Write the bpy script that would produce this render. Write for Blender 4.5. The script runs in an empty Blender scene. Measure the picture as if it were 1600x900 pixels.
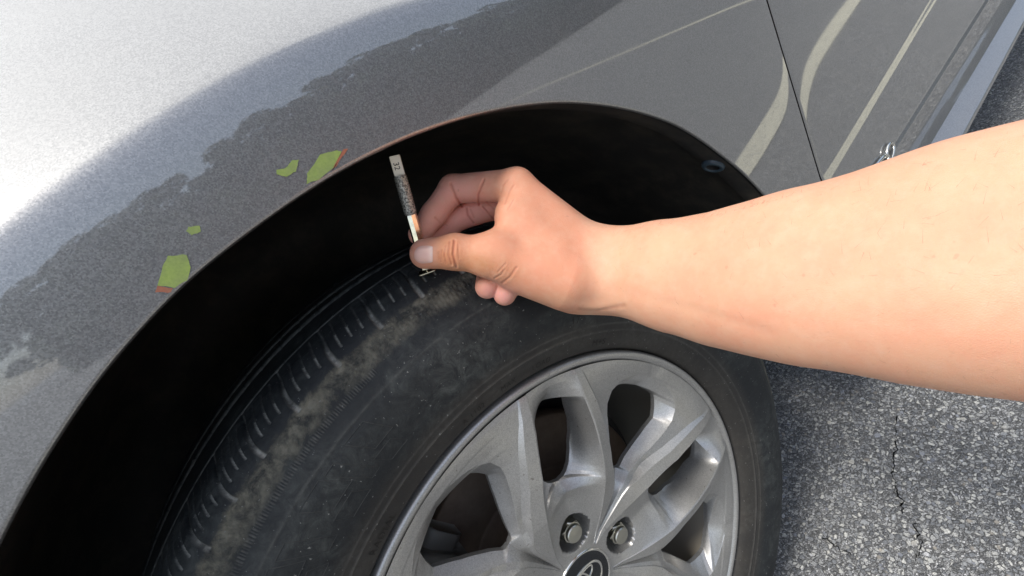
import bpy, bmesh, math, random
import numpy as np
from mathutils import Matrix, Vector
rnd = random.Random(7)
rng = np.random.default_rng(7)
sc = bpy.context.scene
COL = sc.collection
rad = math.radians

# ------------------------------------------------------------------ camera
F = 700.0                                   # focal length in photo pixels (1600 wide)
MC = np.array([[0.66181119, -0.53809857, -0.52197306],      # rows: camera right, down, forward in world axes
               [-0.64643865, -0.057028, -0.7608317],
               [0.37963537, 0.84095049, -0.38558949]])
CAMW = np.array([-0.02779493, -0.29473208, 0.77131666])
HZ = 0.346                                  # hub height
def c2w(P):
    return CAMW + np.asarray(P, float) @ MC
def w2c(P):
    return (np.asarray(P, float) - CAMW) @ MC.T
def pd(x, y, d):                            # camera-space point at photo direction and depth
    return np.array([(x - 800) / F * d, (y - 450) / F * d, d])
def at_y(x, y, Y):                          # world point of a sight line on the plane y=Y
    d = np.array([(x - 800) / F, (y - 450) / F, 1.0]) @ MC
    return CAMW + d * (Y - CAMW[1]) / d[1]
def at_z(x, y, Zv):
    d = np.array([(x - 800) / F, (y - 450) / F, 1.0]) @ MC
    return CAMW + d * (Zv - CAMW[2]) / d[2]

cam = bpy.data.cameras.new("camera")
camo = bpy.data.objects.new("camera", cam)
COL.objects.link(camo)
cam.sensor_width = 36
cam.lens = 36 * F / 1600
cam.clip_start = 0.01
cam.clip_end = 3000
R = Matrix(((MC[0][0], -MC[1][0], -MC[2][0]), (MC[0][1], -MC[1][1], -MC[2][1]), (MC[0][2], -MC[1][2], -MC[2][2])))
camo.matrix_world = Matrix.Translation(CAMW) @ R.to_4x4()
sc.camera = camo

# ------------------------------------------------------------------ world and sun
SUN_EL, SUN_AZ = 61.0, 246.0                # azimuth clockwise from +Y
w = bpy.data.worlds.new("World")
sc.world = w
w.use_nodes = True
nt = w.node_tree
nt.nodes.clear()
def N(t, ty, **kw):
    n = t.nodes.new(ty)
    for k, v in kw.items():
        setattr(n, k, v)
    return n
def mixc(t, fac, a, b, blend='MIX'):
    m = N(t, 'ShaderNodeMix', data_type='RGBA', blend_type=blend)
    for i, v in ((0, fac), (6, a), (7, b)):
        if hasattr(v, 'is_output') or isinstance(v, bpy.types.NodeSocket):
            t.links.new(v, m.inputs[i])
        elif i == 0:
            m.inputs[i].default_value = v
        else:
            m.inputs[i].default_value = (*v, 1) if len(v) == 3 else v
    return m.outputs[2]
def ramp(t, fac, stops, interp='LINEAR'):
    r = N(t, 'ShaderNodeValToRGB')
    r.color_ramp.interpolation = interp
    el = r.color_ramp.elements
    while len(el) < len(stops):
        el.new(0.5)
    for e, (p, c) in zip(el, stops):
        e.position = p
        e.color = (c, c, c, 1) if not hasattr(c, '__len__') else (*c, 1)
    t.links.new(fac, r.inputs[0])
    return r.outputs[0]
def math_(t, op, a, b=None, c=None, clamp=False):
    m = N(t, 'ShaderNodeMath', operation=op, use_clamp=clamp)
    for i, v in enumerate((a, b, c)):
        if v is None:
            continue
        if isinstance(v, bpy.types.NodeSocket):
            t.links.new(v, m.inputs[i])
        else:
            m.inputs[i].default_value = v
    return m.outputs[0]
tc = N(nt, 'ShaderNodeTexCoord')
sky = N(nt, 'ShaderNodeTexSky', sky_type='NISHITA')
sky.sun_disc = False
sky.sun_elevation = rad(SUN_EL)
sky.sun_rotation = rad(SUN_AZ)
sky.dust_density = 1.5
sep = N(nt, 'ShaderNodeSeparateXYZ')
nt.links.new(tc.outputs['Generated'], sep.inputs[0])
mp = N(nt, 'ShaderNodeMapping')
mp.inputs['Scale'].default_value = (1, 1, 2.2)
nt.links.new(tc.outputs['Generated'], mp.inputs[0])
cn = N(nt, 'ShaderNodeTexNoise')
cn.inputs['Scale'].default_value = 1.6
cn.inputs['Detail'].default_value = 7
nt.links.new(mp.outputs[0], cn.inputs[0])
z = sep.outputs[2]
# cloud cover: high bright deck that opens towards the horizon
cover = math_(nt, 'ADD', cn.outputs[0], math_(nt, 'ADD', math_(nt, 'MULTIPLY', math_(nt, 'SUBTRACT', z, 0.72), 1.0), math_(nt, 'MULTIPLY', sep.outputs[1], 0.30)))
cmask = ramp(nt, cover, ((0.42, 0.0), (0.60, 1.0)))
cshade = ramp(nt, cn.outputs[0], ((0.3, (7.2, 7.3, 7.5)), (0.7, (8.8, 8.9, 9.0))))
hazy = mixc(nt, 0.30, sky.outputs[0], (5.2, 5.3, 5.4))
skycol = mixc(nt, cmask, hazy, cshade)
bg = N(nt, 'ShaderNodeBackground')
bg.inputs[1].default_value = 0.12
nt.links.new(skycol, bg.inputs[0])
wo = N(nt, 'ShaderNodeOutputWorld')
nt.links.new(bg.outputs[0], wo.inputs[0])

sun = bpy.data.lights.new("sun", 'SUN')
sun.energy = 1.85
sun.angle = rad(16)
sun.color = (1.0, 0.96, 0.9)
suno = bpy.data.objects.new("sun", sun)
COL.objects.link(suno)
sd = Vector((math.sin(rad(SUN_AZ)) * math.cos(rad(SUN_EL)), math.cos(rad(SUN_AZ)) * math.cos(rad(SUN_EL)), math.sin(rad(SUN_EL))))
suno.rotation_euler = (-sd).to_track_quat('-Z', 'Y').to_euler()
sc.view_settings.view_transform = 'Standard'
sc.view_settings.look = 'None'
sc.view_settings.gamma = 1
sc.view_settings.use_curve_mapping = False
sc.view_settings.exposure = 0.78

# ------------------------------------------------------------------ helpers
def mesh_obj(name, verts, faces, mats, parent=None, smooth=True, mat_idx=None, loops=None):
    me = bpy.data.meshes.new(name)
    verts = np.asarray(verts, np.float32)
    if isinstance(faces, np.ndarray):
        nf, k = faces.shape
        me.vertices.add(len(verts))
        me.vertices.foreach_set('co', verts.ravel())
        me.loops.add(nf * k)
        me.loops.foreach_set('vertex_index', faces.astype(np.int32).ravel())
        me.polygons.add(nf)
        me.polygons.foreach_set('loop_start', np.arange(0, nf * k, k, dtype=np.int32))
        me.update(calc_edges=True)
    else:
        me.from_pydata([tuple(map(float, v)) for v in verts], [], faces)
    for m in (mats if isinstance(mats, (list, tuple)) else [mats]):
        me.materials.append(m)
    if mat_idx is not None:
        me.polygons.foreach_set('material_index', np.asarray(mat_idx, np.int32))
    me.polygons.foreach_set('use_smooth', [smooth] * len(me.polygons))
    me.validate()
    me.update()
    o = bpy.data.objects.new(name, me)
    COL.objects.link(o)
    if parent:
        o.parent = parent
    return o
def bm_obj(name, bm, mats, parent=None, smooth=True):
    me = bpy.data.meshes.new(name)
    bm.to_mesh(me)
    bm.free()
    for m in (mats if isinstance(mats, (list, tuple)) else [mats]):
        me.materials.append(m)
    me.polygons.foreach_set('use_smooth', [smooth] * len(me.polygons))
    o = bpy.data.objects.new(name, me)
    COL.objects.link(o)
    if parent:
        o.parent = parent
    return o
def empty(name, loc=(0, 0, 0), parent=None):
    o = bpy.data.objects.new(name, None)
    COL.objects.link(o)
    o.empty_display_size = 0.05
    if parent:
        o.parent = parent
    o.location = loc
    return o
def tag(o, **kw):
    for k, v in kw.items():
        o[k] = v
    return o
def attr(o, name, vals):
    a = o.data.attributes.new(name, 'FLOAT', 'POINT')
    a.data.foreach_set('value', np.asarray(vals, np.float32))
def attrc(o, name, vals):
    a = o.data.attributes.new(name, 'FLOAT_COLOR', 'POINT')
    v = np.c_[vals, np.ones(len(vals))].astype(np.float32)
    a.data.foreach_set('color', v.ravel())
def grid_faces(nr, nc, wrap=False):
    i = np.arange(nr - 1)[:, None]
    j = np.arange(nc if wrap else nc - 1)[None, :]
    j2 = (j + 1) % nc
    return np.stack([i * nc + j, i * nc + j2, (i + 1) * nc + j2, (i + 1) * nc + j], -1).reshape(-1, 4)
def edge_split(o, ang=35):
    pass
def newmat(name):
    m = bpy.data.materials.new(name)
    m.use_nodes = True
    t = m.node_tree
    b = t.nodes['Principled BSDF']
    return m, t, b
def simple(name, col, rough=0.5, metal=0.0, **kw):
    m, t, b = newmat(name)
    b.inputs['Base Color'].default_value = (*col, 1)
    b.inputs['Roughness'].default_value = rough
    b.inputs['Metallic'].default_value = metal
    for k, v in kw.items():
        b.inputs[k].default_value = v
    return m
def coords(t, kind='Object'):
    return N(t, 'ShaderNodeTexCoord').outputs[kind]
def noise(t, vec, scale, detail=4, rough=0.55, dist=0.0):
    n = N(t, 'ShaderNodeTexNoise')
    n.inputs['Scale'].default_value = scale
    n.inputs['Detail'].default_value = detail
    n.inputs['Roughness'].default_value = rough
    n.inputs['Distortion'].default_value = dist
    if vec is not None:
        t.links.new(vec, n.inputs['Vector'])
    return n.outputs[0]
def bump(t, b, height, strength=0.3, dist=0.001, normal=None):
    n = N(t, 'ShaderNodeBump')
    n.inputs['Strength'].default_value = strength
    n.inputs['Distance'].default_value = dist
    t.links.new(height, n.inputs['Height'])
    if normal is not None:
        t.links.new(normal, n.inputs['Normal'])
    t.links.new(n.outputs[0], b.inputs['Normal'])
    return n.outputs[0]
def attrn(t, name, col=False):
    a = N(t, 'ShaderNodeAttribute', attribute_name=name)
    return a.outputs['Color' if col else 'Fac']

# ------------------------------------------------------------------ materials
def paint_mat():
    m, t, b = newmat('grey_metallic_paint')
    v = coords(t)
    fl = N(t, 'ShaderNodeTexVoronoi')
    fl.inputs['Scale'].default_value = 1500
    t.links.new(v, fl.inputs[0])
    base = mixc(t, ramp(t, fl.outputs['Color'], ((0.15, 0.0), (0.9, 1.0))), (0.20, 0.20, 0.202), (0.325, 0.323, 0.322))
    dust = noise(t, v, 9, 6, 0.6)
    sp = noise(t, v, 700, 2, 0.5)
    spk = ramp(t, sp, ((0.72, 0.0), (0.76, 1.0)))
    base = mixc(t, math_(t, 'MULTIPLY', ramp(t, dust, ((0.45, 0.0), (0.75, 1.0))), 0.18), base, (0.36, 0.35, 0.33))
    base = mixc(t, math_(t, 'MULTIPLY', spk, 0.35), base, (0.6, 0.6, 0.58))
    t.links.new(base, b.inputs['Base Color'])
    b.inputs['Metallic'].default_value = 0.9
    b.inputs['Roughness'].default_value = 0.52
    b.inputs['Coat Weight'].default_value = 1.0
    b.inputs['Coat Roughness'].default_value = 0.015
    b.inputs['Coat IOR'].default_value = 2.15
    vm = N(t, 'ShaderNodeVectorMath', operation='SUBTRACT')
    t.links.new(fl.outputs['Color'], vm.inputs[0])
    vm.inputs[1].default_value = (0.5, 0.5, 0.5)
    vs = N(t, 'ShaderNodeVectorMath', operation='SCALE')
    vs.inputs['Scale'].default_value = 0.07
    t.links.new(vm.outputs[0], vs.inputs[0])
    ge = N(t, 'ShaderNodeNewGeometry')
    va = N(t, 'ShaderNodeVectorMath', operation='ADD')
    t.links.new(ge.outputs['Normal'], va.inputs[0])
    t.links.new(vs.outputs[0], va.inputs[1])
    vn = N(t, 'ShaderNodeVectorMath', operation='NORMALIZE')
    t.links.new(va.outputs[0], vn.inputs[0])
    t.links.new(vn.outputs[0], b.inputs['Normal'])
    t.links.new(ramp(t, dust, ((0.3, 0.02), (0.8, 0.05))), b.inputs['Coat Roughness'])
    return m
M_PAINT = paint_mat()

def rim_mat():
    m, t, b = newmat('silver_wheel_paint')
    v = coords(t)
    fl = N(t, 'ShaderNodeTexVoronoi')
    fl.inputs['Scale'].default_value = 1700
    t.links.new(v, fl.inputs[0])
    base = mixc(t, ramp(t, fl.outputs['Color'], ((0.1, 0.0), (0.9, 1.0))), (0.36, 0.353, 0.34), (0.53, 0.52, 0.50))
    d = noise(t, v, 30, 6, 0.65)
    base = mixc(t, ramp(t, d, ((0.5, 0.0), (0.8, 0.35))), base, (0.28, 0.26, 0.22))
    s = noise(t, v, 260, 2, 0.5)
    base = mixc(t, ramp(t, s, ((0.71, 0.0), (0.75, 0.5))), base, (0.10, 0.08, 0.06))
    t.links.new(base, b.inputs['Base Color'])
    b.inputs['Metallic'].default_value = 0.75
    b.inputs['Roughness'].default_value = 0.41
    b.inputs['Coat Weight'].default_value = 0.35
    b.inputs['Coat Roughness'].default_value = 0.15
    bump(t, b, noise(t, v, 900, 2), 0.06, 0.0005)
    return m
M_RIM = rim_mat()

def tyre_mat():
    m, t, b = newmat('dusty_tyre_rubber')
    v = coords(t)
    s = attrn(t, 'rr')          # 0 bead .. 1 crown
    g = attrn(t, 'groove')      # 0..1 inside a groove
    n1 = noise(t, v, 14, 7, 0.65, 0.6)
    n2 = noise(t, v, 60, 6, 0.7, 1.2)
    n3 = noise(t, v, 240, 4, 0.6)
    base = mixc(t, n2, (0.009, 0.0105, 0.0115), (0.024, 0.027, 0.029))
    # thin grey scuff film on the sidewall
    film = math_(t, 'MULTIPLY', ramp(t, n1, ((0.42, 0.0), (0.66, 1.0))), ramp(t, noise(t, v, 80, 9, 0.8, 0.8), ((0.42, 0.0), (0.66, 1.0))))
    base = mixc(t, math_(t, 'MULTIPLY', film, 0.8), base, (0.10, 0.108, 0.10))
    # brown brake dust near the bead
    bead = ramp(t, s, ((0.10, 1.0), (0.24, 0.75), (0.30, 0.0)))
    base = mixc(t, math_(t, 'MULTIPLY', bead, math_(t, 'ADD', math_(t, 'MULTIPLY', n1, 0.9), 0.1)), base, (0.060, 0.050, 0.040))
    # dried mud band along the shoulder
    sj = math_(t, 'ADD', s, math_(t, 'MULTIPLY', math_(t, 'SUBTRACT', n2, 0.5), 0.05))
    band = ramp(t, sj, ((0.558, 0.0), (0.585, 0.8), (0.630, 1.0), (0.645, 0.0)))
    mud = mixc(t, n3, (0.085, 0.078, 0.055), (0.27, 0.255, 0.20))
    mudm = math_(t, 'MULTIPLY', band, ramp(t, noise(t, v, 70, 9, 0.75, 0.3), ((0.40, 0.08), (0.58, 1.0))))
    base = mixc(t, mudm, base, mud)
    # dust caught in grooves
    gm = math_(t, 'MULTIPLY', g, ramp(t, noise(t, v, 130, 5, .7), ((0.35, 0.2), (0.6, 1.0))))
    base = mixc(t, gm, base, (0.36, 0.35, 0.31))
    sp = ramp(t, noise(t, v, 420, 2), ((0.70, 0.0), (0.74, 0.6)))
    base = mixc(t, sp, base, (0.3, 0.3, 0.28))
    t.links.new(base, b.inputs['Base Color'])
    b.inputs['Roughness'].default_value = 0.66
    b.inputs['Specular IOR Level'].default_value = 0.35
    h = math_(t, 'ADD', n3, math_(t, 'MULTIPLY', mudm, 1.5))
    bump(t, b, h, 0.5, 0.0008)
    return m
M_TYRE = tyre_mat()

def plastic_mat():
    m, t, b = newmat('black_liner_plastic')
    v = coords(t)
    n = noise(t, v, 30, 6, 0.7)
    s = noise(t, v, 350, 2)
    base = mixc(t, ramp(t, n, ((0.45, 0.0), (0.8, 0.6))), (0.035, 0.034, 0.032), (0.13, 0.11, 0.085))
    base = mixc(t, ramp(t, s, ((0.70, 0.0), (0.74, 0.5))), base, (0.10, 0.09, 0.075))
    t.links.new(base, b.inputs['Base Color'])
    b.inputs['Roughness'].default_value = 0.55
    bump(t, b, noise(t, v, 300, 3), 0.3, 0.0006)
    return m
M_LINER = plastic_mat()
M_BLACK = simple('matte_black', (0.008, 0.008, 0.009), 0.6)
M_GAP = simple('rubber_seal_black', (0.004, 0.004, 0.004), 0.9, 0.0, **{'Specular IOR Level': 0.0})
M_CHROME = simple('chrome', (0.75, 0.74, 0.70), 0.12, 1.0)
M_NUT = simple('plated_steel', (0.50, 0.49, 0.43), 0.30, 1.0)
M_CAPBLK = simple('gloss_black_cap', (0.012, 0.014, 0.016), 0.12, 0.0)
def rust_mat():
    m, t, b = newmat('rusty_cast_iron')
    v = coords(t)
    n = noise(t, v, 50, 6, 0.7)
    t.links.new(mixc(t, n, (0.05, 0.03, 0.02), (0.16, 0.12, 0.09)), b.inputs['Base Color'])
    b.inputs['Roughness'].default_value = 0.6
    b.inputs['Metallic'].default_value = 0.4
    bump(t, b, n, 0.4, 0.001)
    return m
M_RUST = rust_mat()
M_BARREL = simple('brake_dusted_barrel', (0.34, 0.31, 0.26), 0.42, 0.5)
M_CAST = simple('grey_caliper_casting', (0.20, 0.20, 0.19), 0.5, 0.5)

def asphalt_mat():
    m, t, b = newmat('worn_asphalt')
    v = coords(t)
    n0 = noise(t, v, 3.0, 5)
    nd = N(t, 'ShaderNodeTexNoise')
    nd.inputs['Scale'].default_value = 120
    t.links.new(v, nd.inputs['Vector'])
    vv = N(t, 'ShaderNodeVectorMath', operation='SCALE')
    t.links.new(nd.outputs['Color'], vv.inputs[0])
    vv.inputs['Scale'].default_value = 0.006
    va = N(t, 'ShaderNodeVectorMath', operation='ADD')
    t.links.new(v, va.inputs[0])
    t.links.new(vv.outputs[0], va.inputs[1])
    def vor(scale):
        a = N(t, 'ShaderNodeTexVoronoi')
        a.inputs['Scale'].default_value = scale
        t.links.new(va.outputs[0], a.inputs[0])
        e = N(t, 'ShaderNodeTexVoronoi', feature='DISTANCE_TO_EDGE')
        e.inputs['Scale'].default_value = scale
        t.links.new(va.outputs[0], e.inputs[0])
        return a, e.outputs[0]
    a1, e1 = vor(190)
    a2, e2 = vor(420)
    hs = N(t, 'ShaderNodeSeparateColor')
    t.links.new(a1.outputs['Color'], hs.inputs[0])
    stone = ramp(t, hs.outputs[0], ((0.0, (0.09, 0.095, 0.105)), (0.30, (0.22, 0.23, 0.245)), (0.58, (0.36, 0.365, 0.365)), (0.82, (0.56, 0.555, 0.52)), (1.0, (0.72, 0.71, 0.66))))
    hs2 = N(t, 'ShaderNodeSeparateColor')
    t.links.new(a2.outputs['Color'], hs2.inputs[0])
    fine = ramp(t, hs2.outputs[0], ((0.0, 0.085), (0.6, 0.25), (0.9, 0.50), (1.0, 0.62)))
    pres = ramp(t, hs.outputs[1], ((0.30, 0.0), (0.36, 1.0)))
    edge = ramp(t, e1, ((0.06, 0.0), (0.16, 1.0)))
    fe = ramp(t, e2, ((0.03, 0.25), (0.15, 1.0)))
    fine = mixc(t, 1.0, fine, fe, 'MULTIPLY')
    colr = mixc(t, math_(t, 'MULTIPLY', pres, edge), fine, stone)
    colr = mixc(t, ramp(t, n0, ((0.35, 0.22), (0.65, 0.0))), colr, (0.10, 0.105, 0.11))
    colr = mixc(t, 0.05, colr, (0.66, 0.65, 0.62))
    t.links.new(colr, b.inputs['Base Color'])
    b.inputs['Roughness'].default_value = 0.75
    h = math_(t, 'ADD', math_(t, 'MULTIPLY', math_(t, 'MULTIPLY', pres, edge), 1.0), math_(t, 'MULTIPLY', fe, 0.5))
    bump(t, b, h, 0.9, 0.0022)
    return m
M_ASPH = asphalt_mat()
def stone_mat():
    m, t, b = newmat('aggregate_stone')
    c = attrn(t, 'tone', True)
    t.links.new(mixc(t, noise(t, coords(t), 500, 3), c, (0.12, 0.12, 0.13)), b.inputs['Base Color'])
    b.inputs['Roughness'].default_value = 0.7
    return m
M_STONE = stone_mat()
def line_mat():
    m, t, b = newmat('worn_cream_road_paint')
    v = coords(t)
    n = noise(t, v, 60, 6, 0.7)
    t.links.new(mixc(t, ramp(t, n, ((0.3, 0.0), (0.5, 1.0))), (0.25, 0.25, 0.23), (0.80, 0.76, 0.58)), b.inputs['Base Color'])
    b.inputs['Roughness'].default_value = 0.7
    return m
M_LINE = line_mat()

# ------------------------------------------------------------------ ground
GS = 400
ys = np.array([-GS, -60, -20, -6, -2, 0, 2, 6, 20, 60, GS], float)
vx = [(x, y, 0) for y in ys for x in ys]
asph = mesh_obj('ground', vx, grid_faces(len(ys), len(ys)), M_ASPH)
tag(asph, kind='structure')

def stones():
    n = 9000
    xs = rng.uniform(0.25, 2.6, n)
    yy = rng.uniform(-0.75, 0.9, n)
    keep = (yy > -0.2 - 0.3 * xs) | (xs > 0.4)
    xs, yy = xs[keep], yy[keep]
    n = len(xs)
    V, Fc, T = [], [], []
    pal = np.array([(0.42, 0.41, 0.37), (0.33, 0.34, 0.34), (0.22, 0.23, 0.25), (0.52, 0.50, 0.44), (0.13, 0.14, 0.16), (0.30, 0.27, 0.22), (0.38, 0.39, 0.40)])
    k = 6
    for i in range(n):
        s = rng.uniform(0.0016, 0.0042) * (1.4 if rng.random() < 0.06 else 1)
        an = np.linspace(0, 2 * np.pi, k, endpoint=False) + rng.uniform(0, 6)
        rr = s * rng.uniform(0.65, 1.15, k)
        sx, sy = rng.uniform(0.7, 1.3), 1
        ro = rng.uniform(0, 3.14)
        px, py = rr * np.cos(an) * sx, rr * np.sin(an) * sy
        px, py = px * np.cos(ro) - py * np.sin(ro), px * np.sin(ro) + py * np.cos(ro)
        h = rng.uniform(0.0005, 0.0016)
        b0 = len(V)
        tl = rng.uniform(-0.12, 0.12, 2)
        for q in range(k):
            V.append((xs[i] + px[q], yy[i] + py[q], -0.0006))
        for q in range(k):
            V.append((xs[i] + px[q] * .72, yy[i] + py[q] * .72, h + px[q] * tl[0] + py[q] * tl[1]))
        for q in range(k):
            Fc.append((b0 + q, b0 + (q + 1) % k, b0 + k + (q + 1) % k, b0 + k + q))
        Fc.append(tuple(b0 + k + q for q in range(k)))
        c = np.minimum(pal[rng.integers(len(pal))] * rng.uniform(1.15, 1.9), .8)
        T += [c] * (2 * k)
    o = mesh_obj('asphalt_aggregate', V, Fc, M_STONE, smooth=False)
    attrc(o, 'tone', np.array(T))
    tag(o, kind='stuff')
stones()
def ribbon(name, pts, widths, z, mat, thick=0.002):
    pts = np.asarray(pts, float)
    V = []
    for i, p in enumerate(pts):
        d = pts[min(i + 1, len(pts) - 1)] - pts[max(i - 1, 0)]
        d /= np.linalg.norm(d) + 1e-9
        nrm = np.array([-d[1], d[0]])
        wd = widths[i] if hasattr(widths, '__len__') else widths
        for s_ in (-1, 1):
            V.append((*(p + nrm * wd / 2 * s_), z))
    Fc = [(2 * i, 2 * i + 1, 2 * i + 3, 2 * i + 2) for i in range(len(pts) - 1)]
    return mesh_obj(name, V, Fc, mat, smooth=False)
def crack(pxs, wmax=0.004):
    P = [at_z(x, y, 0)[:2] for x, y in pxs]
    out, wd = [], []
    for a, b_ in zip(P[:-1], P[1:]):
        for k in range(8):
            t_ = k / 8
            out.append(a + (b_ - a) * t_ + rng.normal(0, 0.0018, 2))
            wd.append(max(0.0006, rng.uniform(0.2, 1) * wmax))
    out.append(P[-1]); wd.append(0.0004)
    o = ribbon('asphalt_crack', out, wd, 0.0022, M_GAP)
    tag(o, kind='structure')
crack([(1400, 650), (1402, 700), (1394, 725), (1398, 750), (1408, 785), (1410, 805)], 0.0022)
crack([(1432, 820), (1440, 850), (1430, 880)], 0.002)
crack([(1283, 838), (1306, 855), (1330, 868)], 0.002)

# ------------------------------------------------------------------ car body
car = empty('car', (0, 0, 0))
tag(car, label='dark grey metallic car seen close at its front wheel, wheel arch and door seam', category='car')
AR = 0.430                                 # arch radius
GX = 0.4915                                # door gap x at y=-0.04

AL_T = np.array([0, .003, .006, .010, .014, .020, .030, .050, .080, .5])
AL_A = np.tan(np.radians([17, 13, 9, 5.5, 3.6, 2.0, 0.8, -0.2, 0.0, 0.0]))
_tt = np.linspace(0, .5, 2001)
_yy = np.r_[0, np.cumsum((np.interp(_tt, AL_T, AL_A)[1:] + np.interp(_tt, AL_T, AL_A)[:-1]) / 2 * np.diff(_tt))]
def arch_r(a):
    """wheel arch radius by angle (not quite a circle)"""
    return np.interp(np.degrees(a), [-20, 26, 37, 46, 63, 78, 91, 97, 103, 112, 125, 145, 200], [.420, .425, .4275, .4325, .4340, .4325, .4295, .4290, .4260, .4190, .4090, .400, .398])
def _section(zs, deg):
    zz = np.linspace(.10, 1.25, 4601)
    tn = np.tan(np.radians(np.interp(zz, zs, deg)))
    dd = np.r_[0, np.cumsum((tn[1:] + tn[:-1]) / 2 * np.diff(zz))]
    return zz, dd - np.interp(.60, zz, dd)
S1 = _section([.10, .45, .494, .503, .507, .511, .521, .65, 1.2], [5, 5, 6, 8.6, 9.5, 8.6, 0, 0, 3])        # swage that rises to the rear
S2 = _section([.10, .300, .407, .4105, .4125, .4145, .418, 1.2], [-13, -13, -12.5, -11, 34, 34, 0, 0])      # lower crease and tuck-under
def crease_z(x):
    xx = x - .03
    return np.where(x < .20, .8355 - .8 * xx * xx, .8355 - .8 * .17 ** 2 - .02 * (x - .2))
def body_y(x, z):
    """side surface of the car body: y (inwards positive) of the point above (x, z)"""
    x = np.asarray(x, float); z = np.asarray(z, float)
    t_ = crease_z(x) - z
    below = -.0385 - np.interp(np.maximum(t_, 0), _tt, _yy)
    tu = np.maximum(-t_, 0)
    above = -.0385 + tu * .85 + .9 * tu * tu - .0022 * (1 - np.exp(-tu / .006))
    y = np.where(t_ > 0, below, above)
    k = 1 / (1 + np.exp(-(x - .47) / .035))
    y = y + k * (np.interp(z - (x - .923) * .0855 * np.clip((.56 - z) / .03, 0, 1), *S1) + np.interp(z - (x - .9) * .018, *S2))
    y = y + np.where(x > GX + .001, .0013 * np.exp(-np.maximum(x - GX, 0) / .022), .0005 * np.exp(-np.maximum(GX - x, 0) / .014)) * (t_ > 0)
    return y

def fender():
    A = np.radians(np.linspace(-13, 200, 560))
    S = np.linspace(0, 1, 90) ** 1.25
    x0, x1, z0, z1 = -0.80, GX, 0.19, 1.12
    ca, sa = np.cos(A), np.sin(A)
    rx = np.where(ca > 0, x1 / np.maximum(ca, 1e-6), x0 / np.minimum(ca, -1e-6))
    rz = np.where(sa > 0, (z1 - HZ) / np.maximum(sa, 1e-6), (z0 - HZ) / np.minimum(sa, -1e-6))
    ro = np.minimum(np.abs(rx), np.abs(rz))
    AA = arch_r(A)
    for _ in range(12):
        AA[1:-1] = (AA[:-2] + 2 * AA[1:-1] + AA[2:]) / 4
    rr = AA[None] + (ro[None] - AA[None]) * S[:, None]
    X = rr * ca; Zz = HZ + rr * sa
    Yy = body_y(X, Zz)
    V = np.stack([X, Yy, Zz], -1)
    # inner return flange of the arch lip
    lip = []
    for dy, dr in ((0.006, 0.0006), (0.004, -0.0008), (0.002, -0.0010), (0.0006, -0.0003)):
        l = np.stack([(AA + dr) * ca, Yy[0] + dy, HZ + (AA + dr) * sa], -1)
        lip.append(l)
    V = np.concatenate([np.array(lip), V])
    nr = V.shape[0]
    f = grid_faces(nr, len(A))
    o = mesh_obj('fender', V.reshape(-1, 3), f, [M_PAINT, M_BLACK], car, mat_idx=[1] * (2 * (len(A) - 1)) + [0] * (len(f) - 2 * (len(A) - 1)))
    tag(o, label='grey metallic front fender with flared wheel arch')
    return o
fender()

def panel(name, xs, zs, yf, mats, fold=0.012, **kw):
    X, Zz = np.meshgrid(xs, zs)
    Yy = yf(X, Zz)
    V = np.stack([X, Yy, Zz], -1)
    # fold the front edge inwards
    e = V[:, :1].copy(); e[..., 1] += fold
    e1 = V[:, :1].copy(); e1[..., 1] += 0.0003; e1[..., 0] -= 0.0002
    V = np.concatenate([e, e1, V], 1)
    nc_ = V.shape[1] - 1
    o = mesh_obj(name, V.reshape(-1, 3), grid_faces(V.shape[0], V.shape[1]), [mats, M_GAP], car, mat_idx=([1] + [0] * (nc_ - 1)) * (V.shape[0] - 1))
    if kw:
        tag(o, **kw)
    return o
def door_y(x, z):
    return body_y(x, z) + 0.0006
panel('front_door', np.linspace(GX + 0.0056, 1.52, 240), np.r_[np.linspace(0.3262, .405, 40), np.linspace(.4065, .4240, 26), np.linspace(.426, .56, 110), np.linspace(.565, 1.12, 90)], door_y, M_PAINT)
panel('rear_door', np.linspace(1.5245, 2.5, 60), np.linspace(0.3262, 1.12, 64), door_y, M_PAINT)
# dark seam behind the door gap
for gx in (GX + 0.0017, 1.5222):
    bm = bmesh.new()
    for a, b_ in zip(np.linspace(0.2, 1.12, 40)[:-1], np.linspace(0.2, 1.12, 40)[1:]):
        p = [bm.verts.new((gx + dx, float(body_y(gx, zz)) + 0.016, zz)) for zz, dx in ((a, -.02), (a, .02), (b_, .02), (b_, -.02))]
        bm.faces.new(p)
    bm_obj('door_seal', bm, M_GAP, car)

def sill():
    xs = np.linspace(GX - 0.03, 2.6, 160)
    yb = float(body_y(1.0, .327))
    zl = lambda y: .1717 - 2.03 * y
    yl = yb - .026
    prof = [(yb + .030, .333), (yb + .010, .3290), (yb + .0015, .3255), (yb - .003, .3235), (yb - .014, (.3225 + zl(yl)) / 2), (yl + .0015, zl(yl) + .0012), (yl - .001, zl(yl) - .001), (yl - .001, zl(yl) - .006), (yl + .002, zl(yl) - .014), (yl + .02, zl(yl) - .05), (0.0, 0.225), (0.10, 0.21)]
    pr = []
    for (a, b_), (c, d) in zip(prof[:-1], prof[1:]):
        for k in range(4):
            pr.append((a + (c - a) * k / 4, b_ + (d - b_) * k / 4))
    pr.append(prof[-1]); pr = np.array(pr)
    for _ in range(2):
        pr[1:-1] = (pr[:-2] + 2 * pr[1:-1] + pr[2:]) / 4
    V = np.stack([np.broadcast_to(xs[None, :], (len(pr), len(xs))), np.broadcast_to(pr[:, :1], (len(pr), len(xs))), np.broadcast_to(pr[:, 1:], (len(pr), len(xs)))], -1)
    o = mesh_obj('rocker_panel', V.reshape(-1, 3), grid_faces(len(pr), len(xs)), M_PAINT, car)
    tag(o, label='painted sill ledge below the doors reflecting the sky')
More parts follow.
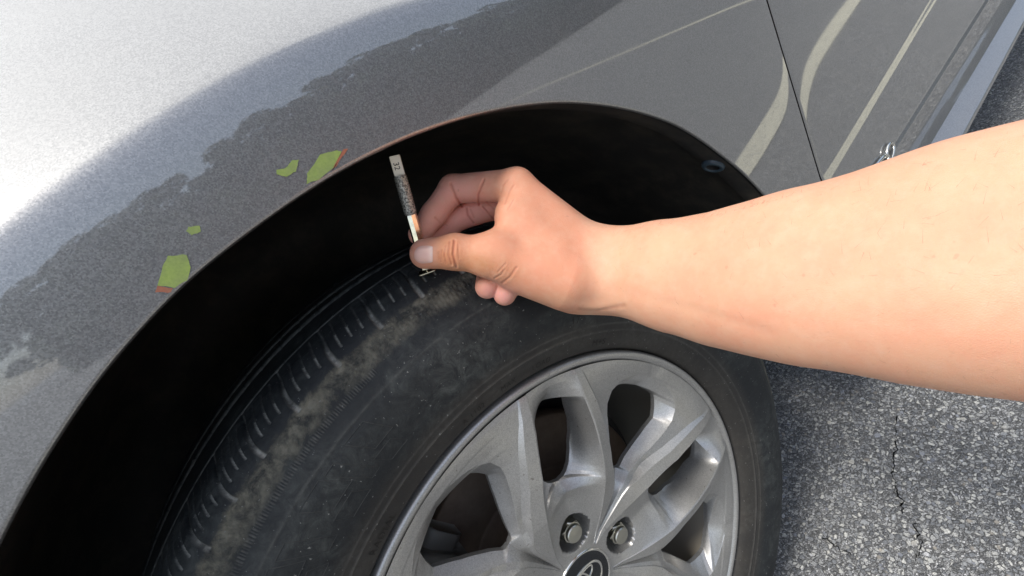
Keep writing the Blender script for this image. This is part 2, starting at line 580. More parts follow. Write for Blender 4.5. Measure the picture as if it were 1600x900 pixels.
sill()
# underbody, bonnet and inner structure that keep the car closed
def boxm(bm, x0, x1, y0, y1, z0, z1):
    vs = [bm.verts.new(p) for p in ((x0, y0, z0), (x1, y0, z0), (x1, y1, z0), (x0, y1, z0), (x0, y0, z1), (x1, y0, z1), (x1, y1, z1), (x0, y1, z1))]
    for f in ((0, 3, 2, 1), (4, 5, 6, 7), (0, 1, 5, 4), (1, 2, 6, 5), (2, 3, 7, 6), (3, 0, 4, 7)):
        bm.faces.new([vs[i] for i in f])
bm = bmesh.new()
boxm(bm, 0.47, 2.6, 0.10, 1.7, 0.215, 0.36)
boxm(bm, -0.75, 0.47, 0.32, 1.5, 0.22, 0.74)
bm_obj('underbody', bm, M_BLACK, car, smooth=False)
xs = np.linspace(-0.80, 0.60, 60)
ysn = np.linspace(0, 1, 40)
V = []
for s_ in ysn:
    for x in xs:
        y0 = float(body_y(x, 1.12)) + 0.002 if x < GX else float(body_y(GX - 0.01, 1.12)) + 0.002
        V.append((x, y0 + s_ * 0.9, 1.12 + 0.05 * math.sin(s_ * 1.5)))
o = mesh_obj('bonnet', V, grid_faces(len(ysn), len(xs)), M_PAINT, car)

# wheel arch liner
def liner():
    A = np.radians(np.linspace(-12, 200, 260))
    prof = [(-0.0365, AR + 0.0004), (-0.030, AR + 0.001), (-0.022, AR + 0.0015), (-0.014, AR + 0.002), (-0.010, AR + 0.005), (-0.006, AR + 0.012), (0.020, AR + 0.020), (0.09, AR + 0.022), (0.2, AR + 0.018), (0.30, AR + 0.0), (0.315, AR - 0.03), (0.318, 0.30), (0.318, 0.10), (0.318, 0.0)]
    V = []
    for y, r in prof:
        rr = r + (0.0025 * np.sin(A * 26) if r > AR + .01 else 0) + (arch_r(A) - AR) * min(1, max(0, (r - .2) / .2))
        V.append(np.stack([rr * np.cos(A), np.full_like(A, y), HZ + rr * np.sin(A)], -1))
    V = np.array(V)
    # follow the lip of the fender
    e = np.minimum(0, 0)
    ly = body_y(arch_r(A) * np.cos(A), HZ + arch_r(A) * np.sin(A)) + 0.0045
    for i in range(4):
        V[i, :, 1] += (ly - (-0.0365)) * (1 - i / 4)
    o = mesh_obj('wheel_arch_liner', V.reshape(-1, 3), grid_faces(len(V), len(A)), M_LINER, car)
    tag(o, label='black plastic liner inside the wheel arch')
liner()
def push_clip():
    c = at_y(1118, 243, -0.020)
    a = math.atan2(c[2] - HZ, c[0])
    er = np.array([math.cos(a), 0, math.sin(a)]); et = np.array([-math.sin(a), 0, math.cos(a)]); ey = np.array([0, 1, 0])
    base = np.array([0, -0.020, HZ]) + er * (float(arch_r(a)) + 0.0012)
    prof = [(0.0, 0.001), (0.0052, 0.001), (0.0062, 0.0022), (0.0072, 0.0032), (0.0095, 0.0030), (0.0108, 0.0018), (0.0112, -0.001)]
    V = []
    n = 32
    for r, h in prof:
        for k in range(n):
            th = 2 * math.pi * k / n
            V.append(base - er * h + et * r * math.cos(th) + ey * r * math.sin(th))
    m = simple('blue_grey_clip_plastic', (0.055, 0.085, 0.11), 0.35)
    mesh_obj('push_clip', V, grid_faces(len(prof), n, True), [m, M_BLACK], car, mat_idx=[1 if i < 2 * n else 0 for i in range((len(prof) - 1) * n)])
push_clip()

# ------------------------------------------------------------------ wheel
wheel = empty('wheel', (0, 0, 0), car)
tag(wheel, label='front wheel with grey ten spoke alloy rim and dusty tyre')
def polar(r, ph, h):          # r metres, ph radians in wheel plane, h inwards depth
    return np.stack([r * np.cos(ph), h, HZ + r * np.sin(ph)], -1)

TP = np.array([(.2312, .012), (.2314, .006), (.2338, 0), (.240, -.0048), (.2480, -.0080), (.2524, -.0092), (.262, -.0118), (.272, -.0140), (.285, -.0156), (.30, -.0150), (.312, -.0104), (.3215, -.0048), (.332, .0020), (.341, .0092), (.347, .018), (.3505, .030), (.3525, .045), (.354, .06), (.356, .09), (.3563, .105),
               (.356, .12), (.354, .15), (.3525, .165), (.3505, .18), (.347, .192), (.341, .201), (.332, .208), (.312, .220), (.285, .2255), (.262, .222), (.24, .215), (.232, .205)])
def tyre():
    d = np.r_[0, np.cumsum(np.hypot(*np.diff(TP, axis=0).T))]
    # dense samples on the outer half
    L1 = d[19]
    s = np.r_[np.arange(0, L1 + 0.06, 0.00085), np.linspace(L1 + 0.065, d[-1], 30)]
    def sm(c):
        v = np.interp(s, d, c)
        return v
    r = sm(TP[:, 0]); h = sm(TP[:, 1])
    for _ in range(30):
        r[1:-1] = (r[:-2] + 2 * r[1:-1] + r[2:]) / 4
        h[1:-1] = (h[:-2] + 2 * h[1:-1] + h[2:]) / 4
    th = np.radians(np.r_[np.arange(-25, 60, 0.22), np.arange(60, 126, 0.09), np.arange(126, 175, 0.25), np.arange(175, 335, 1.5)])
    Rr, TH = np.meshgrid(r, th, indexing='ij')
    H, _ = np.meshgrid(h, th, indexing='ij')
    dr = np.gradient(r); dh = np.gradient(h)
    l = np.hypot(dr, dh)
    nr, nh = -dh / l, dr / l                   # outward normal in (r,h)
    sgn = 1 if (nr[len(nr) // 3] * 1 > 0) else -1
    nr, nh = nr * -1, nh * -1
    if nr[np.argmax(r)] < 0:
        nr, nh = -nr, -nh
    outer = (H < 0.105)
    disp = np.zeros_like(Rr); groove = np.zeros_like(Rr)
    deg = np.degrees(TH)
    def g1(x, w_):
        return np.exp(-(x / w_) ** 4)
    # circumferential grooves
    m = g1(H - 0.0455, 0.0009) * (Rr > .34)
    disp -= 0.0012 * m; groove = np.maximum(groove, m * 0.9)
    for hc, wd in ((0.0790, 0.0034), (0.1020, 0.0040), (0.134, 0.0035)):
        m = g1(H - hc, wd) * (Rr > .34)
        disp -= 0.006 * m
        m2 = g1(np.abs(H - hc) - wd, 0.0007) * (Rr > .34)
        groove = np.maximum(groove, m2 * 0.45)
    # shoulder blocks: wide curved grooves plus three fine sipes between them
    pitch = 6.0
    rs = Rr
    curve = -1.0 * np.clip((rs - 0.3375) / 0.014, 0, 1.3) ** 2          # sweeps backwards up the shoulder
    gp = np.r_[np.arange(82.1 - 6 * 18, 80, 6.0), 82.1, 88.1, 94.1, 100.1, 105.4, 110.1, 114.9, 120.2, 126.2, 132.2, 137.4, 142.1, np.arange(148, 340, 6.0)]
    ph = np.interp(deg - curve, gp, np.arange(len(gp)))
    u = ph % 1.0
    u = np.minimum(u, 1 - u) * 5.4
    zone = (H < 0.0455) & (rs > 0.334)
    taper = np.clip((H - 0.0) / 0.012, 0.4, 1) * np.clip((0.0455 - H) / 0.02, 0.15, 1)
    m = g1(u, 0.26) * zone
    disp -= 0.0028 * m * taper
    edge = g1(u, 0.10 + 0.18 * np.clip((.028 - H) / .02, 0, 1)) * zone * np.clip((0.032 - H) / 0.018, 0.32, 1)
    groove = np.maximum(groove, edge)
    for k, (lo, hi) in enumerate(((0.3405, 0.3475), (0.3415, 0.3468), (0.3405, 0.3462))):
        uu = (ph + 0.25 * (k + 1)) % 1.0
        uu = np.minimum(uu, 1 - uu) * 5.4
        zz = (H < 0.040) & (rs > lo)
        m = g1(uu, 0.11) * zz
        disp -= 0.0010 * m
        zz2 = zz & (rs < hi)
        groove = np.maximum(groove, m * (0.75 * zz2 + 0.22))
    # fine lines on the centre ribs
    uu = (deg / 3.0 + 8 * H) % 1.0
    uu = np.minimum(uu, 1 - uu) * 3
    disp -= 0.0006 * g1(uu, 0.10) * (H > 0.072) * (Rr > .34)
    # block edge step down to the sidewall
    so = H < 0.03
    disp += 0.0016 * so * (1 / (1 + np.exp(-(rs - 0.3345) / 0.0008))) * np.clip((0.04 - H) / 0.03, 0, 1)
    # mud crust relief on the shoulder band
    band = np.exp(-((rs - 0.3275) / 0.006) ** 2) * so
    nz = sum(np.sin(deg * a + rs * b_ + c) for a, b_, c in ((4.1, 500, 0), (7.3, -900, 1), (2.7, 1300, 2), (11.3, 200, 4))) / 4
    disp += 0.0004 * band * nz
    # toothed ring
    tm = np.exp(-((rs - 0.3192) / 0.0020) ** 6) * (H < 0.02)
    tt = 0.5 + 0.5 * np.sign(np.sin(np.radians(deg) * 1120))
    vis = (deg > 92) & (deg < 135)
    disp += 0.0006 * tm * tt * vis
    groove = np.maximum(groove, 0.22 * tm * tt * vis)
    # thin raised mould rings
    for rc, a_ in ((0.2524, 0.0009), (0.2590, 0.0003), (0.3085, 0.0003)):
        disp += a_ * np.exp(-((rs - rc) / 0.0009) ** 2) * (H < 0.05)
        groove = np.maximum(groove, 0.10 * np.exp(-((rs - rc) / 0.0008) ** 2) * (H < 0.05))
    Ro = Rr + disp * nr[:, None]; Ho = H + disp * nh[:, None]
    V = polar(Ro, TH, Ho).reshape(-1, 3)
    o = mesh_obj('tyre', V, grid_faces(len(s), len(th), True), M_TYRE, wheel)
    Sn = np.clip((Rr - 0.2312) / (0.3563 - 0.2312) * 0.62, 0, 1)
    # shoulder/crown coordinate: radius first, then depth
    Sn = np.where(H < 0.105, 0.10 + (Rr - 0.2312) / 0.1251 * 0.65, 0.9)
    attr(o, 'rr', Sn.ravel())
    attr(o, 'groove', groove.ravel())
    tag(o, label='black tyre with dried mud along its worn shoulder')
    return r, h
TR, TH_ = tyre()

def wrap_text(txt, size, rc, deg0, mirror=False, spread=1.0, lift=0.0006):
    cu = bpy.data.curves.new('t', 'FONT')
    cu.body = txt
    cu.size = size
    cu.space_character = spread
    to = bpy.data.objects.new('t', cu)
    COL.objects.link(to)
    dg = bpy.context.evaluated_depsgraph_get()
    me = bpy.data.meshes.new_from_object(to.evaluated_get(dg))
    vs = np.array([v.co[:] for v in me.vertices])
    fs = [tuple(p.vertices) for p in me.polygons]
    bpy.data.objects.remove(to); bpy.data.curves.remove(cu); bpy.data.meshes.remove(me)
    r = rc + vs[:, 1]
    a = np.radians(deg0) - vs[:, 0] / (rc + size * 0.3)
    hh = np.interp(r, TR[:260], TH_[:260]) if False else np.interp(r, *zip(*sorted(zip(TP[:14, 0], TP[:14, 1]))))
    return polar(r, a, hh - lift), fs
def letters():
    mt = simple('worn_raised_rubber', (0.013, 0.011, 0.009), 0.75)
    for txt, size, rc, deg in (('TUBELESS', 0.0075, 0.2405, 133), ('RADIAL', 0.0075, 0.2405, 112), ('A 1102', 0.0065, 0.2405, 88), ('MAX', 0.0065, 0.2405, 79), ('LOAD', 0.0065, 0.2405, 71.5), ('17', 0.0085, 0.2660, 62), ('M+S', 0.0080, 0.2400, 56)):
        v, f = wrap_text(txt, size, rc, deg, spread=1.15)
        mesh_obj('sidewall_lettering', v, f, mt, wheel, smooth=False)
letters()
def block_outlines():
    # large outlined block shapes moulded on the sidewall: thin raised ridges
    bm = bmesh.new()
    rs_, hs_ = zip(*sorted(zip(TP[:14, 0], TP[:14, 1])))
    def ridge(p, q, wd=0.00075, lift=0.0005):
        for k in range(6):
            a = np.array(p) + (np.array(q) - p) * k / 6; b_ = np.array(p) + (np.array(q) - p) * (k + 1) / 6
            pa = polar(a[0], np.radians(a[1]), np.interp(a[0], rs_, hs_)); pb = polar(b_[0], np.radians(b_[1]), np.interp(b_[0], rs_, hs_))
            d = (pb - pa); d /= np.linalg.norm(d)
            sd_ = np.cross(d, [0, 1, 0]); sd_ /= np.linalg.norm(sd_)
            up = np.array([0, -lift, 0]); dn = np.array([0, 0.0006, 0])
            vs = [bm.verts.new(x) for x in (pa - sd_ * wd + dn, pa + up, pa + sd_ * wd + dn, pb - sd_ * wd + dn, pb + up, pb + sd_ * wd + dn)]
            bm.faces.new((vs[0], vs[1], vs[4], vs[3])); bm.faces.new((vs[1], vs[2], vs[5], vs[4]))
    for c, w_ in ((97, 1.6), (101, .8), (105, 1.9), (110.5, 1.0), (115, 2.0), (120, .9), (125, 1.8), (131, 1.2), (137, 2.0)):
        for lo_, hi_, sh in ((0.272, 0.283, 1.2), (0.287, 0.3045, 1.6)) if w_ > 1.5 else ((0.276, 0.303, 2.2),):
            P = [(lo_, c - w_), (lo_, c + w_), (hi_, c + w_ + sh), (hi_, c - w_ + sh)]
            for a, b_ in zip(P, P[1:] + P[:1]):
                ridge(a, b_, wd=.0005, lift=.00035)
    bm_obj('sidewall_emboss', bm, simple('raised_rubber', (0.034, 0.035, 0.034), 0.7), wheel)
block_outlines()

# ---- rim
PH1 = rad(67.2)
def tab(r, pts):
    x, y = zip(*sorted(pts))
    return np.interp(r, x, y)
def rim():
    r = np.r_[np.arange(33.0, 110, 1.3), np.arange(110, 125, 0.7), np.arange(125, 192, 1.3), np.arange(192, 222.6, 0.7)]
    pr = tab(r, [(33, 33.5), (50, 29.5), (70, 25), (90, 21.5), (110, 18.6), (130, 15.9), (150, 13), (170, 11), (190, 9), (205, 7.9), (223, 6.8)])
    hr = tab(r, [(33, 19), (50, 17), (70, 10.5), (90, 4.5), (110, -1), (130, -4), (150, -7), (170, -7.5), (190, -6.5), (205, -4.8), (218, -1.8), (223, 0.2)])
    p2 = tab(r, [(33, 34.6), (50, 33), (70, 32.3), (90, 31.2), (100, 29.5), (110, 26.4), (130, 21.6), (150, 17.6), (170, 14.8), (190, 12.3), (205, 10.3), (223, 8.6)])
    h2 = hr + tab(r, [(33, 0.3), (60, 1.5), (100, 4.0), (130, 4.0), (190, 1.4), (223, 0.2)])
    p3 = p2 + tab(r, [(33, .3), (100, .5), (112, 1.2), (122, 2.0), (135, 1.9), (150, 1.7), (170, 1.4), (190, 1.1), (223, .3)])
    h3 = h2 + tab(r, [(33, .5), (100, 1.5), (112, 7), (125, 9.5), (150, 8.0), (190, 4.4), (215, 1.0), (223, .3)])
    p4 = tab(r, [(33, 35.4), (90, 33.5), (100, 32.2), (108, 30.8), (115, 29.0), (125, 27.0), (140, 23.6), (155, 21.4), (170, 19.8), (180, 19.4), (192, 20.6), (200, 23.4), (205, 27), (209, 31.0), (211, 34), (223, 34)])
    p4 = np.minimum(np.maximum(p4, p3 + 0.25), 35.3)
    h4 = tab(r, [(33, 19.5), (50, 19), (70, 15), (90, 11), (100, 9.5), (112, 11.5), (125, 10.5), (160, 6.5), (195, 4.5), (209, 5.4), (218, 2.4), (223, 1.4)])
    p5 = tab(r, [(111.9, 36), (112, 35.9), (113, 33.4), (114.5, 32.6), (130, 29.4), (150, 25.9), (165, 23.9), (174, 22.9), (183, 24.3), (192, 26.3), (195.5, 27.6), (196.6, 29.5), (197, 35.8), (197.1, 36)])
    win5 = (r > 112) & (r < 197)
    p5 = np.where(win5, p5, 36 - 0.001); 
    p5 = np.maximum(p5, p4 + 0.5); p5 = np.minimum(p5, 35.999)
    h5 = tab(r, [(33, 20), (60, 21), (80, 19), (100, 16), (112, 20), (125, 22), (160, 22), (195, 20), (197, 19.5), (203, 13), (209, 7.0), (214, 4.5), (223, 1.4)])
    h36 = np.where(win5, h5, h5 + 0)
    pn = tab(r, [(113, 0), (114, 3.2), (117, 5.6), (123, 7.8), (134, 9.6), (150, 10.6), (165, 10.4), (180, 9.6), (186, 8.8), (191, 7.2), (194, 5.2), (196, 3.0), (197.5, 0)])
    winn = (r > 113) & (r < 197.5)
    pn = np.where(winn, np.minimum(pn, pr - 1.2), 0.0)
    h0 = tab(r, [(33, 19), (45, 19), (75, 20), (95, 18.5), (105, 15.0), (113, 24), (140, 29), (180, 26), (197, 20), (207, 10), (215, 4.0), (223, 1.4)])
    segs = [(0 * r, pn, h0, h0, 7), (pn, pr - .5, h0, hr + .7, 13), (pr - .5, pr, hr + .7, hr, 2), (pr, p2, hr, h2, 5), (p2, p3, h2, h3, 3), (p3, p4, h3, h4, 9), (p4, p4 + .28, h4, h4 + .35, 1), (p4 + .28, p5, h4 + .35, h5, 6), (p5, 36 + 0 * r, h5, h36, 5)]
    cols_p, cols_h, typ = [], [], []
    for si, (a, b_, ha, hb, n) in enumerate(segs):
        for k in range(n + (1 if si == 8 else 0)):
            t_ = k / n
            f = t_
            if si == 1:
                tt = t_ ** 1.0
                hh = ha + (hb - ha) * tt ** 1.35
            elif si == 7:
                hh = ha + (hb - ha) * t_ ** 0.8
            elif si == 99:
                hh = ha + (hb - ha) * t_ + 0.0
            else:
                hh = ha + (hb - ha) * t_
            cols_p.append(a + (b_ - a) * f); cols_h.append(hh); typ.append(si)
    P = np.array(cols_p).T; Hh = np.array(cols_h).T                       # rows r, cols
    nrw, ncl = P.shape
    # lug seat
    Rm = np.repeat(r[:, None], ncl, 1)
    dx = Rm * np.cos(np.radians(P)) - 57.15; dy = Rm * np.sin(np.radians(P))
    dist = np.hypot(dx, dy)
    k = np.clip((18.6 - dist) / 2.2, 0, 1); k = k * k * (3 - 2 * k)
    Hh = Hh * (1 - k) + 47 * k
    chf = np.clip((21 - dist) / 5, 0, 1)
    Hh = Hh + 1.2 * chf * (1 - k)
    # hub face ring around the cap
    ring = np.clip((40 - Rm) / 5, 0, 1)
    Hh = Hh * (1 - ring) + 19.0 * ring
    V, Fc = [], []
    base = 0
    typ = np.array(typ)
    for sct in range(5):
        for sg in (1, -1):
            a = PH1 + rad(72 * sct) + sg * np.radians(P)
            V.append(polar(Rm / 1000, a, Hh / 1000).reshape(-1, 3))
            g = grid_faces(nrw, ncl).reshape(nrw - 1, ncl - 1, 4)
            row_n = winn[:-1] | winn[1:]
            row_5 = win5[:-1] | win5[1:]
            tc_ = typ[:-1]
            keep = np.ones((nrw - 1, ncl - 1), bool)
            keep &= ~(row_n[:, None] & (tc_ == 0)[None, :])
            keep &= ~(row_5[:, None] & (tc_ == 8)[None, :])
            g = g[keep]
            if sg == 1:
                g = g[:, ::-1]
            Fc.append(g + base); base += nrw * ncl
    V = np.concatenate(V); Fc = np.concatenate(Fc)
    o = mesh_obj('rim', V, Fc, M_RIM, wheel)
    bm = bmesh.new(); bm.from_mesh(o.data)
    bmesh.ops.remove_doubles(bm, verts=bm.verts, dist=0.00012)
    bmesh.ops.dissolve_degenerate(bm, edges=bm.edges, dist=0.00003)
    loose = [v for v in bm.verts if not v.link_faces]
    bmesh.ops.delete(bm, geom=loose, context='VERTS')
    # wall strips at the openings: extrude boundary rings inwards
    be = [e for e in bm.edges if e.is_boundary]
    rim_e = []
    for e in be:
        c = (e.verts[0].co + e.verts[1].co) / 2
        rr = math.hypot(c.x, c.z - HZ)
        if 0.10 < rr < 0.215:
            rim_e.append(e)
    for dy, sh in ((0.0012, 0.0006), (0.0035, 0.001)):
        ex = bmesh.ops.extrude_edge_only(bm, edges=rim_e)
        nv = [g for g in ex['geom'] if isinstance(g, bmesh.types.BMVert)]
        rim_e = [g for g in ex['geom'] if isinstance(g, bmesh.types.BMEdge) and g.is_boundary]
        for v in nv:
            v.co.y += dy
    bmesh.ops.recalc_face_normals(bm, faces=bm.faces)
    # keep faces looking outwards (-y)
    sm_ = sum(f.normal.y * f.calc_area() for f in bm.faces)
    if sm_ > 0:
        bmesh.ops.reverse_faces(bm, faces=bm.faces)
    bm.to_mesh(o.data); bm.free()
    o.data.polygons.foreach_set('use_smooth', [True] * len(o.data.polygons))
    o.data.set_sharp_from_angle(angle=rad(24))
    tag(o, label='grey silver alloy rim of ten sharply creased spokes')
rim()
def lathe(name, prof, mats, parent, n=360, smooth=True, idx=None, center=(0, 0), a0=0, a1=2 * math.pi, **kw):
    full = abs(a1 - a0 - 2 * math.pi) < 1e-6
    th = np.linspace(a0, a1, n, endpoint=not full)
    V = []
    for rr, h in prof:
        V.append(np.stack([center[0] + rr * np.cos(th), np.full_like(th, h), HZ + center[1] + rr * np.sin(th)], -1))
    o = mesh_obj(name, np.concatenate(V), grid_faces(len(prof), n, full), mats, parent, smooth=smooth, mat_idx=idx)
    if kw:
        tag(o, **kw)
    return o
lip = [(.2218, .0026), (.2226, .0018), (.2234, .0012), (.2246, -.0004), (.2262, -.0012), (.2280, -.0014), (.2296, -.0006), (.2306, .0010), (.2311, .0035), (.2312, .010)]
lathe('rim_lip', lip, M_RIM, wheel, 540)
lathe('rim_barrel', [(.2222, .0040), (.2200, .012), (.2120, .022), (.2060, .034), (.2045, .060), (.2010, .120), (.2020, .170), (.2200, .200), (.2300, .205)], M_BARREL, wheel, 240)
lathe('brake_disc', [(.070, .050), (.082, .050), (.086, .056), (.088, .078), (.092, .080), (.1475, .080), (.1495, .082), (.1500, .090), (.1495, .098), (.10, .100)], M_RUST, wheel, 180)
lathe('dust_shield', [(.06, .112), (.158, .112), (.164, .104), (.166, .110), (.150, .130), (.05, .14)], M_BLACK, wheel, 120)
lathe('hub_back', [(.0, .047), (.074, .047), (.076, .052)], M_RUST, wheel, 90)
# caliper over the forward edge of the disc
def caliper():
    bm = bmesh.new()
    for a0, a1, r0, r1, y0, y1 in ((118, 168, 0.118, 0.172, 0.052, 0.078), (124, 162, 0.155, 0.180, 0.050, 0.120), (112, 120, 0.128, 0.166, 0.058, 0.080)):
        n = 14
        ring = []
        for k in range(n + 1):
            a = rad(a0 + (a1 - a0) * k / n)
            ring.append([bm.verts.new((rr * math.cos(a), y, HZ + rr * math.sin(a))) for rr, y in ((r0, y0 + .006), (r0 + .008, y0), (r1 - .008, y0), (r1, y0 + .006), (r1, y1), (r0, y1))])
        for a, b_ in zip(ring[:-1], ring[1:]):
            for q in range(6):
                bm.faces.new((a[q], a[(q + 1) % 6], b_[(q + 1) % 6], b_[q]))
        bm.faces.new(ring[0]); bm.faces.new(ring[-1][::-1])
    bm_obj('brake_caliper', bm, M_CAST, wheel)
caliper()
# lug nuts
def lug(i):
    a = PH1 + rad(72 * i)
    cx, cz = 0.05715 * math.cos(a), 0.05715 * math.sin(a)
    bm = bmesh.new()
    def ring(rr, y, n=36, hexa=False, rot=0):
        out = []
        for k in range(n):
            t_ = 2 * math.pi * k / n + rot
            q = rr
            if hexa:
                m_ = (t_ - rot) % (math.pi / 3) - math.pi / 6
                q = rr * math.cos(math.pi / 6) / math.cos(m_)
            out.append(bm.verts.new((cx + q * math.cos(t_), y, HZ + cz + q * math.sin(t_))))
        return out
    ro = rnd.uniform(0, 1)
    rings = [ring(.0145, .0475), ring(.0145, .0440), ring(.0138, .0420), ring(.0114, .0410, hexa=True, rot=ro), ring(.0114, .0225, hexa=True, rot=ro), ring(.0100, .0206), ring(.0090, .0203), ring(.0088, .0172), ring(.0080, .0162), ring(.0001, .0157)]
    for a_, b_ in zip(rings[:-1], rings[1:]):
        for k in range(36):
            bm.faces.new((a_[k], a_[(k + 1) % 36], b_[(k + 1) % 36], b_[k]))
    bmesh.ops.recalc_face_normals(bm, faces=bm.faces)
    o = bm_obj('lug_nut', bm, M_NUT, wheel, smooth=False)
    for p in o.data.polygons:
        p.use_smooth = True
    md = o.modifiers.new('split', 'EDGE_SPLIT'); md.split_angle = rad(28)
for i in range(5):
    lug(i)
lathe('center_cap', [(.0335, .021), (.0332, .0185), (.0322, .0172), (.0312, .0174), (.0308, .0182), (.0300, .0183), (.020, .0170), (.008, .0165), (.0002, .0164)], [M_CHROME, M_CAPBLK], wheel, 96, idx=[0] * (96 * 4) + [1] * (96 * 4))
def emblem():
    # three interlocking ovals
    V, Fc = [], []
    up = rad(92)                            # emblem's upright direction in the wheel plane
    eu = np.array([math.cos(up), 0, math.sin(up)]); er = np.array([math.sin(up), 0, -math.cos(up)])
    def oval(cx, cy, a, b_, wd):
        n = 64
        b0 = len(V)
        for k in range(n):
            t_ = 2 * math.pi * k / n
            for rr, hh in ((1, .0003), (0, -.0012), (-1, .0003)):
                x = cx + (a + rr * wd) * math.cos(t_); y = cy + (b_ + rr * wd) * math.sin(t_)
                d_ = math.hypot(x, y)
                V.append(np.array([0, np.interp(d_, [0, .008, .02, .03], [.0164, .0165, .0170, .0183]) + hh, HZ]) + er * x + eu * y)
        for k in range(n):
            for q in range(2):
                i0 = b0 + k * 3 + q; i1 = b0 + ((k + 1) % n) * 3 + q
                Fc.append((i0, i1, i1 + 1, i0 + 1))
    oval(0, 0, 0.0225, 0.0165, 0.0014)
    oval(0, 0.0080, 0.0150, 0.0062, 0.0012)
    oval(0, 0.0005, 0.0062, 0.0150, 0.0012)
    mesh_obj('emblem', V, Fc, M_CHROME, wheel)
emblem()
#--HAND--
# ------------------------------------------------------------------ person: right hand and forearm (one continuous body)
def cones():
    """list of groups; each group (k, [(a, ra, b, rb), ...]) in camera-space metres"""
    P = pd
    mm = 0.001
    palm = [
        (P(807, 291, .319), 12.0, P(915, 396, .323), 19.3),
        (P(815, 306, .336), 12.2, P(925, 407, .336), 19.3),
        (P(817, 338, .350), 11.8, P(925, 415, .346), 19.5),
        (P(819, 372, .358), 10.5, P(925, 425, .350), 18.5),
        (P(772, 401, .302), 13.0, P(884, 434, .308), 20.5),
        (P(801, 334, .313), 12.0, P(862, 398, .314), 19.5),
        (P(783, 377, .307), 8.0, P(818, 350, .315), 11.5),
        (P(812, 424, .313), 14.5, P(896, 443, .322), 20.0),
        (P(905, 407, .322), 19.0, P(936, 417, .324), 19.5),
        (P(900, 432, .326), 20.0, P(936, 432, .326), 20.5),
    ]
    st = [(930, 419, .322, .0262), (966, 421, .315, .0277), (1010, 424, .300, .0316), (1053, 429, .284, .0350), (1125, 433, .262, .0388), (1201, 431, .240, .0420),
          (1281, 428, .222, .0448), (1411, 422, .199, .0484), (1513, 412, .185, .0508), (1600, 405, .175, .0524), (1750, 396, .158, .0540), (1950, 388, .138, .0530)]
    arm = []
    ch = [[], []]
    for x, y, d, h in st:
        h *= 0.945; y += 3
        c = P(x, y, d)
        ch[0].append((c + np.array([0, -.24 * h, .004]), h * .755))
        ch[1].append((c + np.array([0, .26 * h, .0]), h * .735))
    S = np.array([.33, -.01, -.10])
    for q in range(2):
        ch[q].append((S + np.array([0, (-.02, .02)[q], 0]), .045))
        for (a, ra), (b, rb) in zip(ch[q][:-1], ch[q][1:]):
            arm.append((a, ra * 1000, b, rb * 1000))
    index = [(P(807, 290, .320), 12.0, P(708, 295, .334), 10.4), (P(708, 295, .334), 10.4, P(678, 335, .328), 9.3), (P(678, 335, .328), 9.3, P(655, 366, .3245), 7.9)]
    middle = [(P(815, 310, .338), 11.8, P(741, 330, .350), 10.4), (P(741, 330, .350), 10.4, P(702, 347, .345), 9.8), (P(702, 351, .347), 9.1, P(666, 366, .338), 7.8)]
    ring = [(P(817, 345, .350), 11, P(768, 388, .358), 9.3), (P(768, 388, .358), 9.3, P(765, 420, .335), 8.8), (P(765, 420, .335), 8.8, P(761, 448, .3185), 8.6)]
    pinky = [(P(820, 378, .356), 10, P(797, 412, .353), 8.6), (P(797, 412, .353), 8.6, P(793, 440, .333), 8.2), (P(793, 440, .333), 8.2, P(788.5, 459.5, .3195), 8.2)]
    thumb = [(P(775, 401, .302), 12.9, P(712, 393.5, .300), 11.5), (P(712, 393.5, .300), 11.5, P(664, 396.5, .3015), 10.2)]
    return palm, arm, index, middle, ring, pinky, thumb
GROUPS = cones()
def rc_sdf(p, a, ra, b, rb):
    """round cone distance (smooth linear radius capsule)"""
    a = np.asarray(a, np.float32); b = np.asarray(b, np.float32)
    ba = b - a
    l2 = float(ba @ ba)
    pa = p - a
    t_ = np.clip((pa @ ba) / l2, 0, 1)
    rr = ra * .001 + (rb - ra) * .001 * t_
    return np.sqrt(((pa - t_[..., None] * ba) ** 2).sum(-1)) - rr
def smin(a, b, k):
    h = np.maximum(k - np.abs(a - b), 0) / k
    return np.minimum(a, b) - h * h * k * .25
def sdf(p):
    palm, arm, index, middle, ring, pinky, thumb = GROUPS
    p = np.asarray(p, np.float32)
    BIG = 1.0
    def grp(cs, k):
        d = None
        for c in cs:
            q = rc_sdf(p, *c)
            d = q if d is None else smin(d, q, k)
        return d
    d = smin(grp(palm, .011), grp(arm, .014), .018)
    fi = grp(index, .003); mi = grp(middle, .003); ri = grp(ring, .003); pi_ = grp(pinky, .003)
    fing = smin(fi, mi, .0012); fing = smin(fing, ri, .0012); fing = smin(fing, pi_, .0012)
    d = smin(d, fing, .006)
    th = grp(thumb, .005)
    # thumb joins the palm softly but stays separate from the fingers
    tp = smin(grp(palm, .011), th, .012)
    d = smin(d, tp, .0015)
    return d
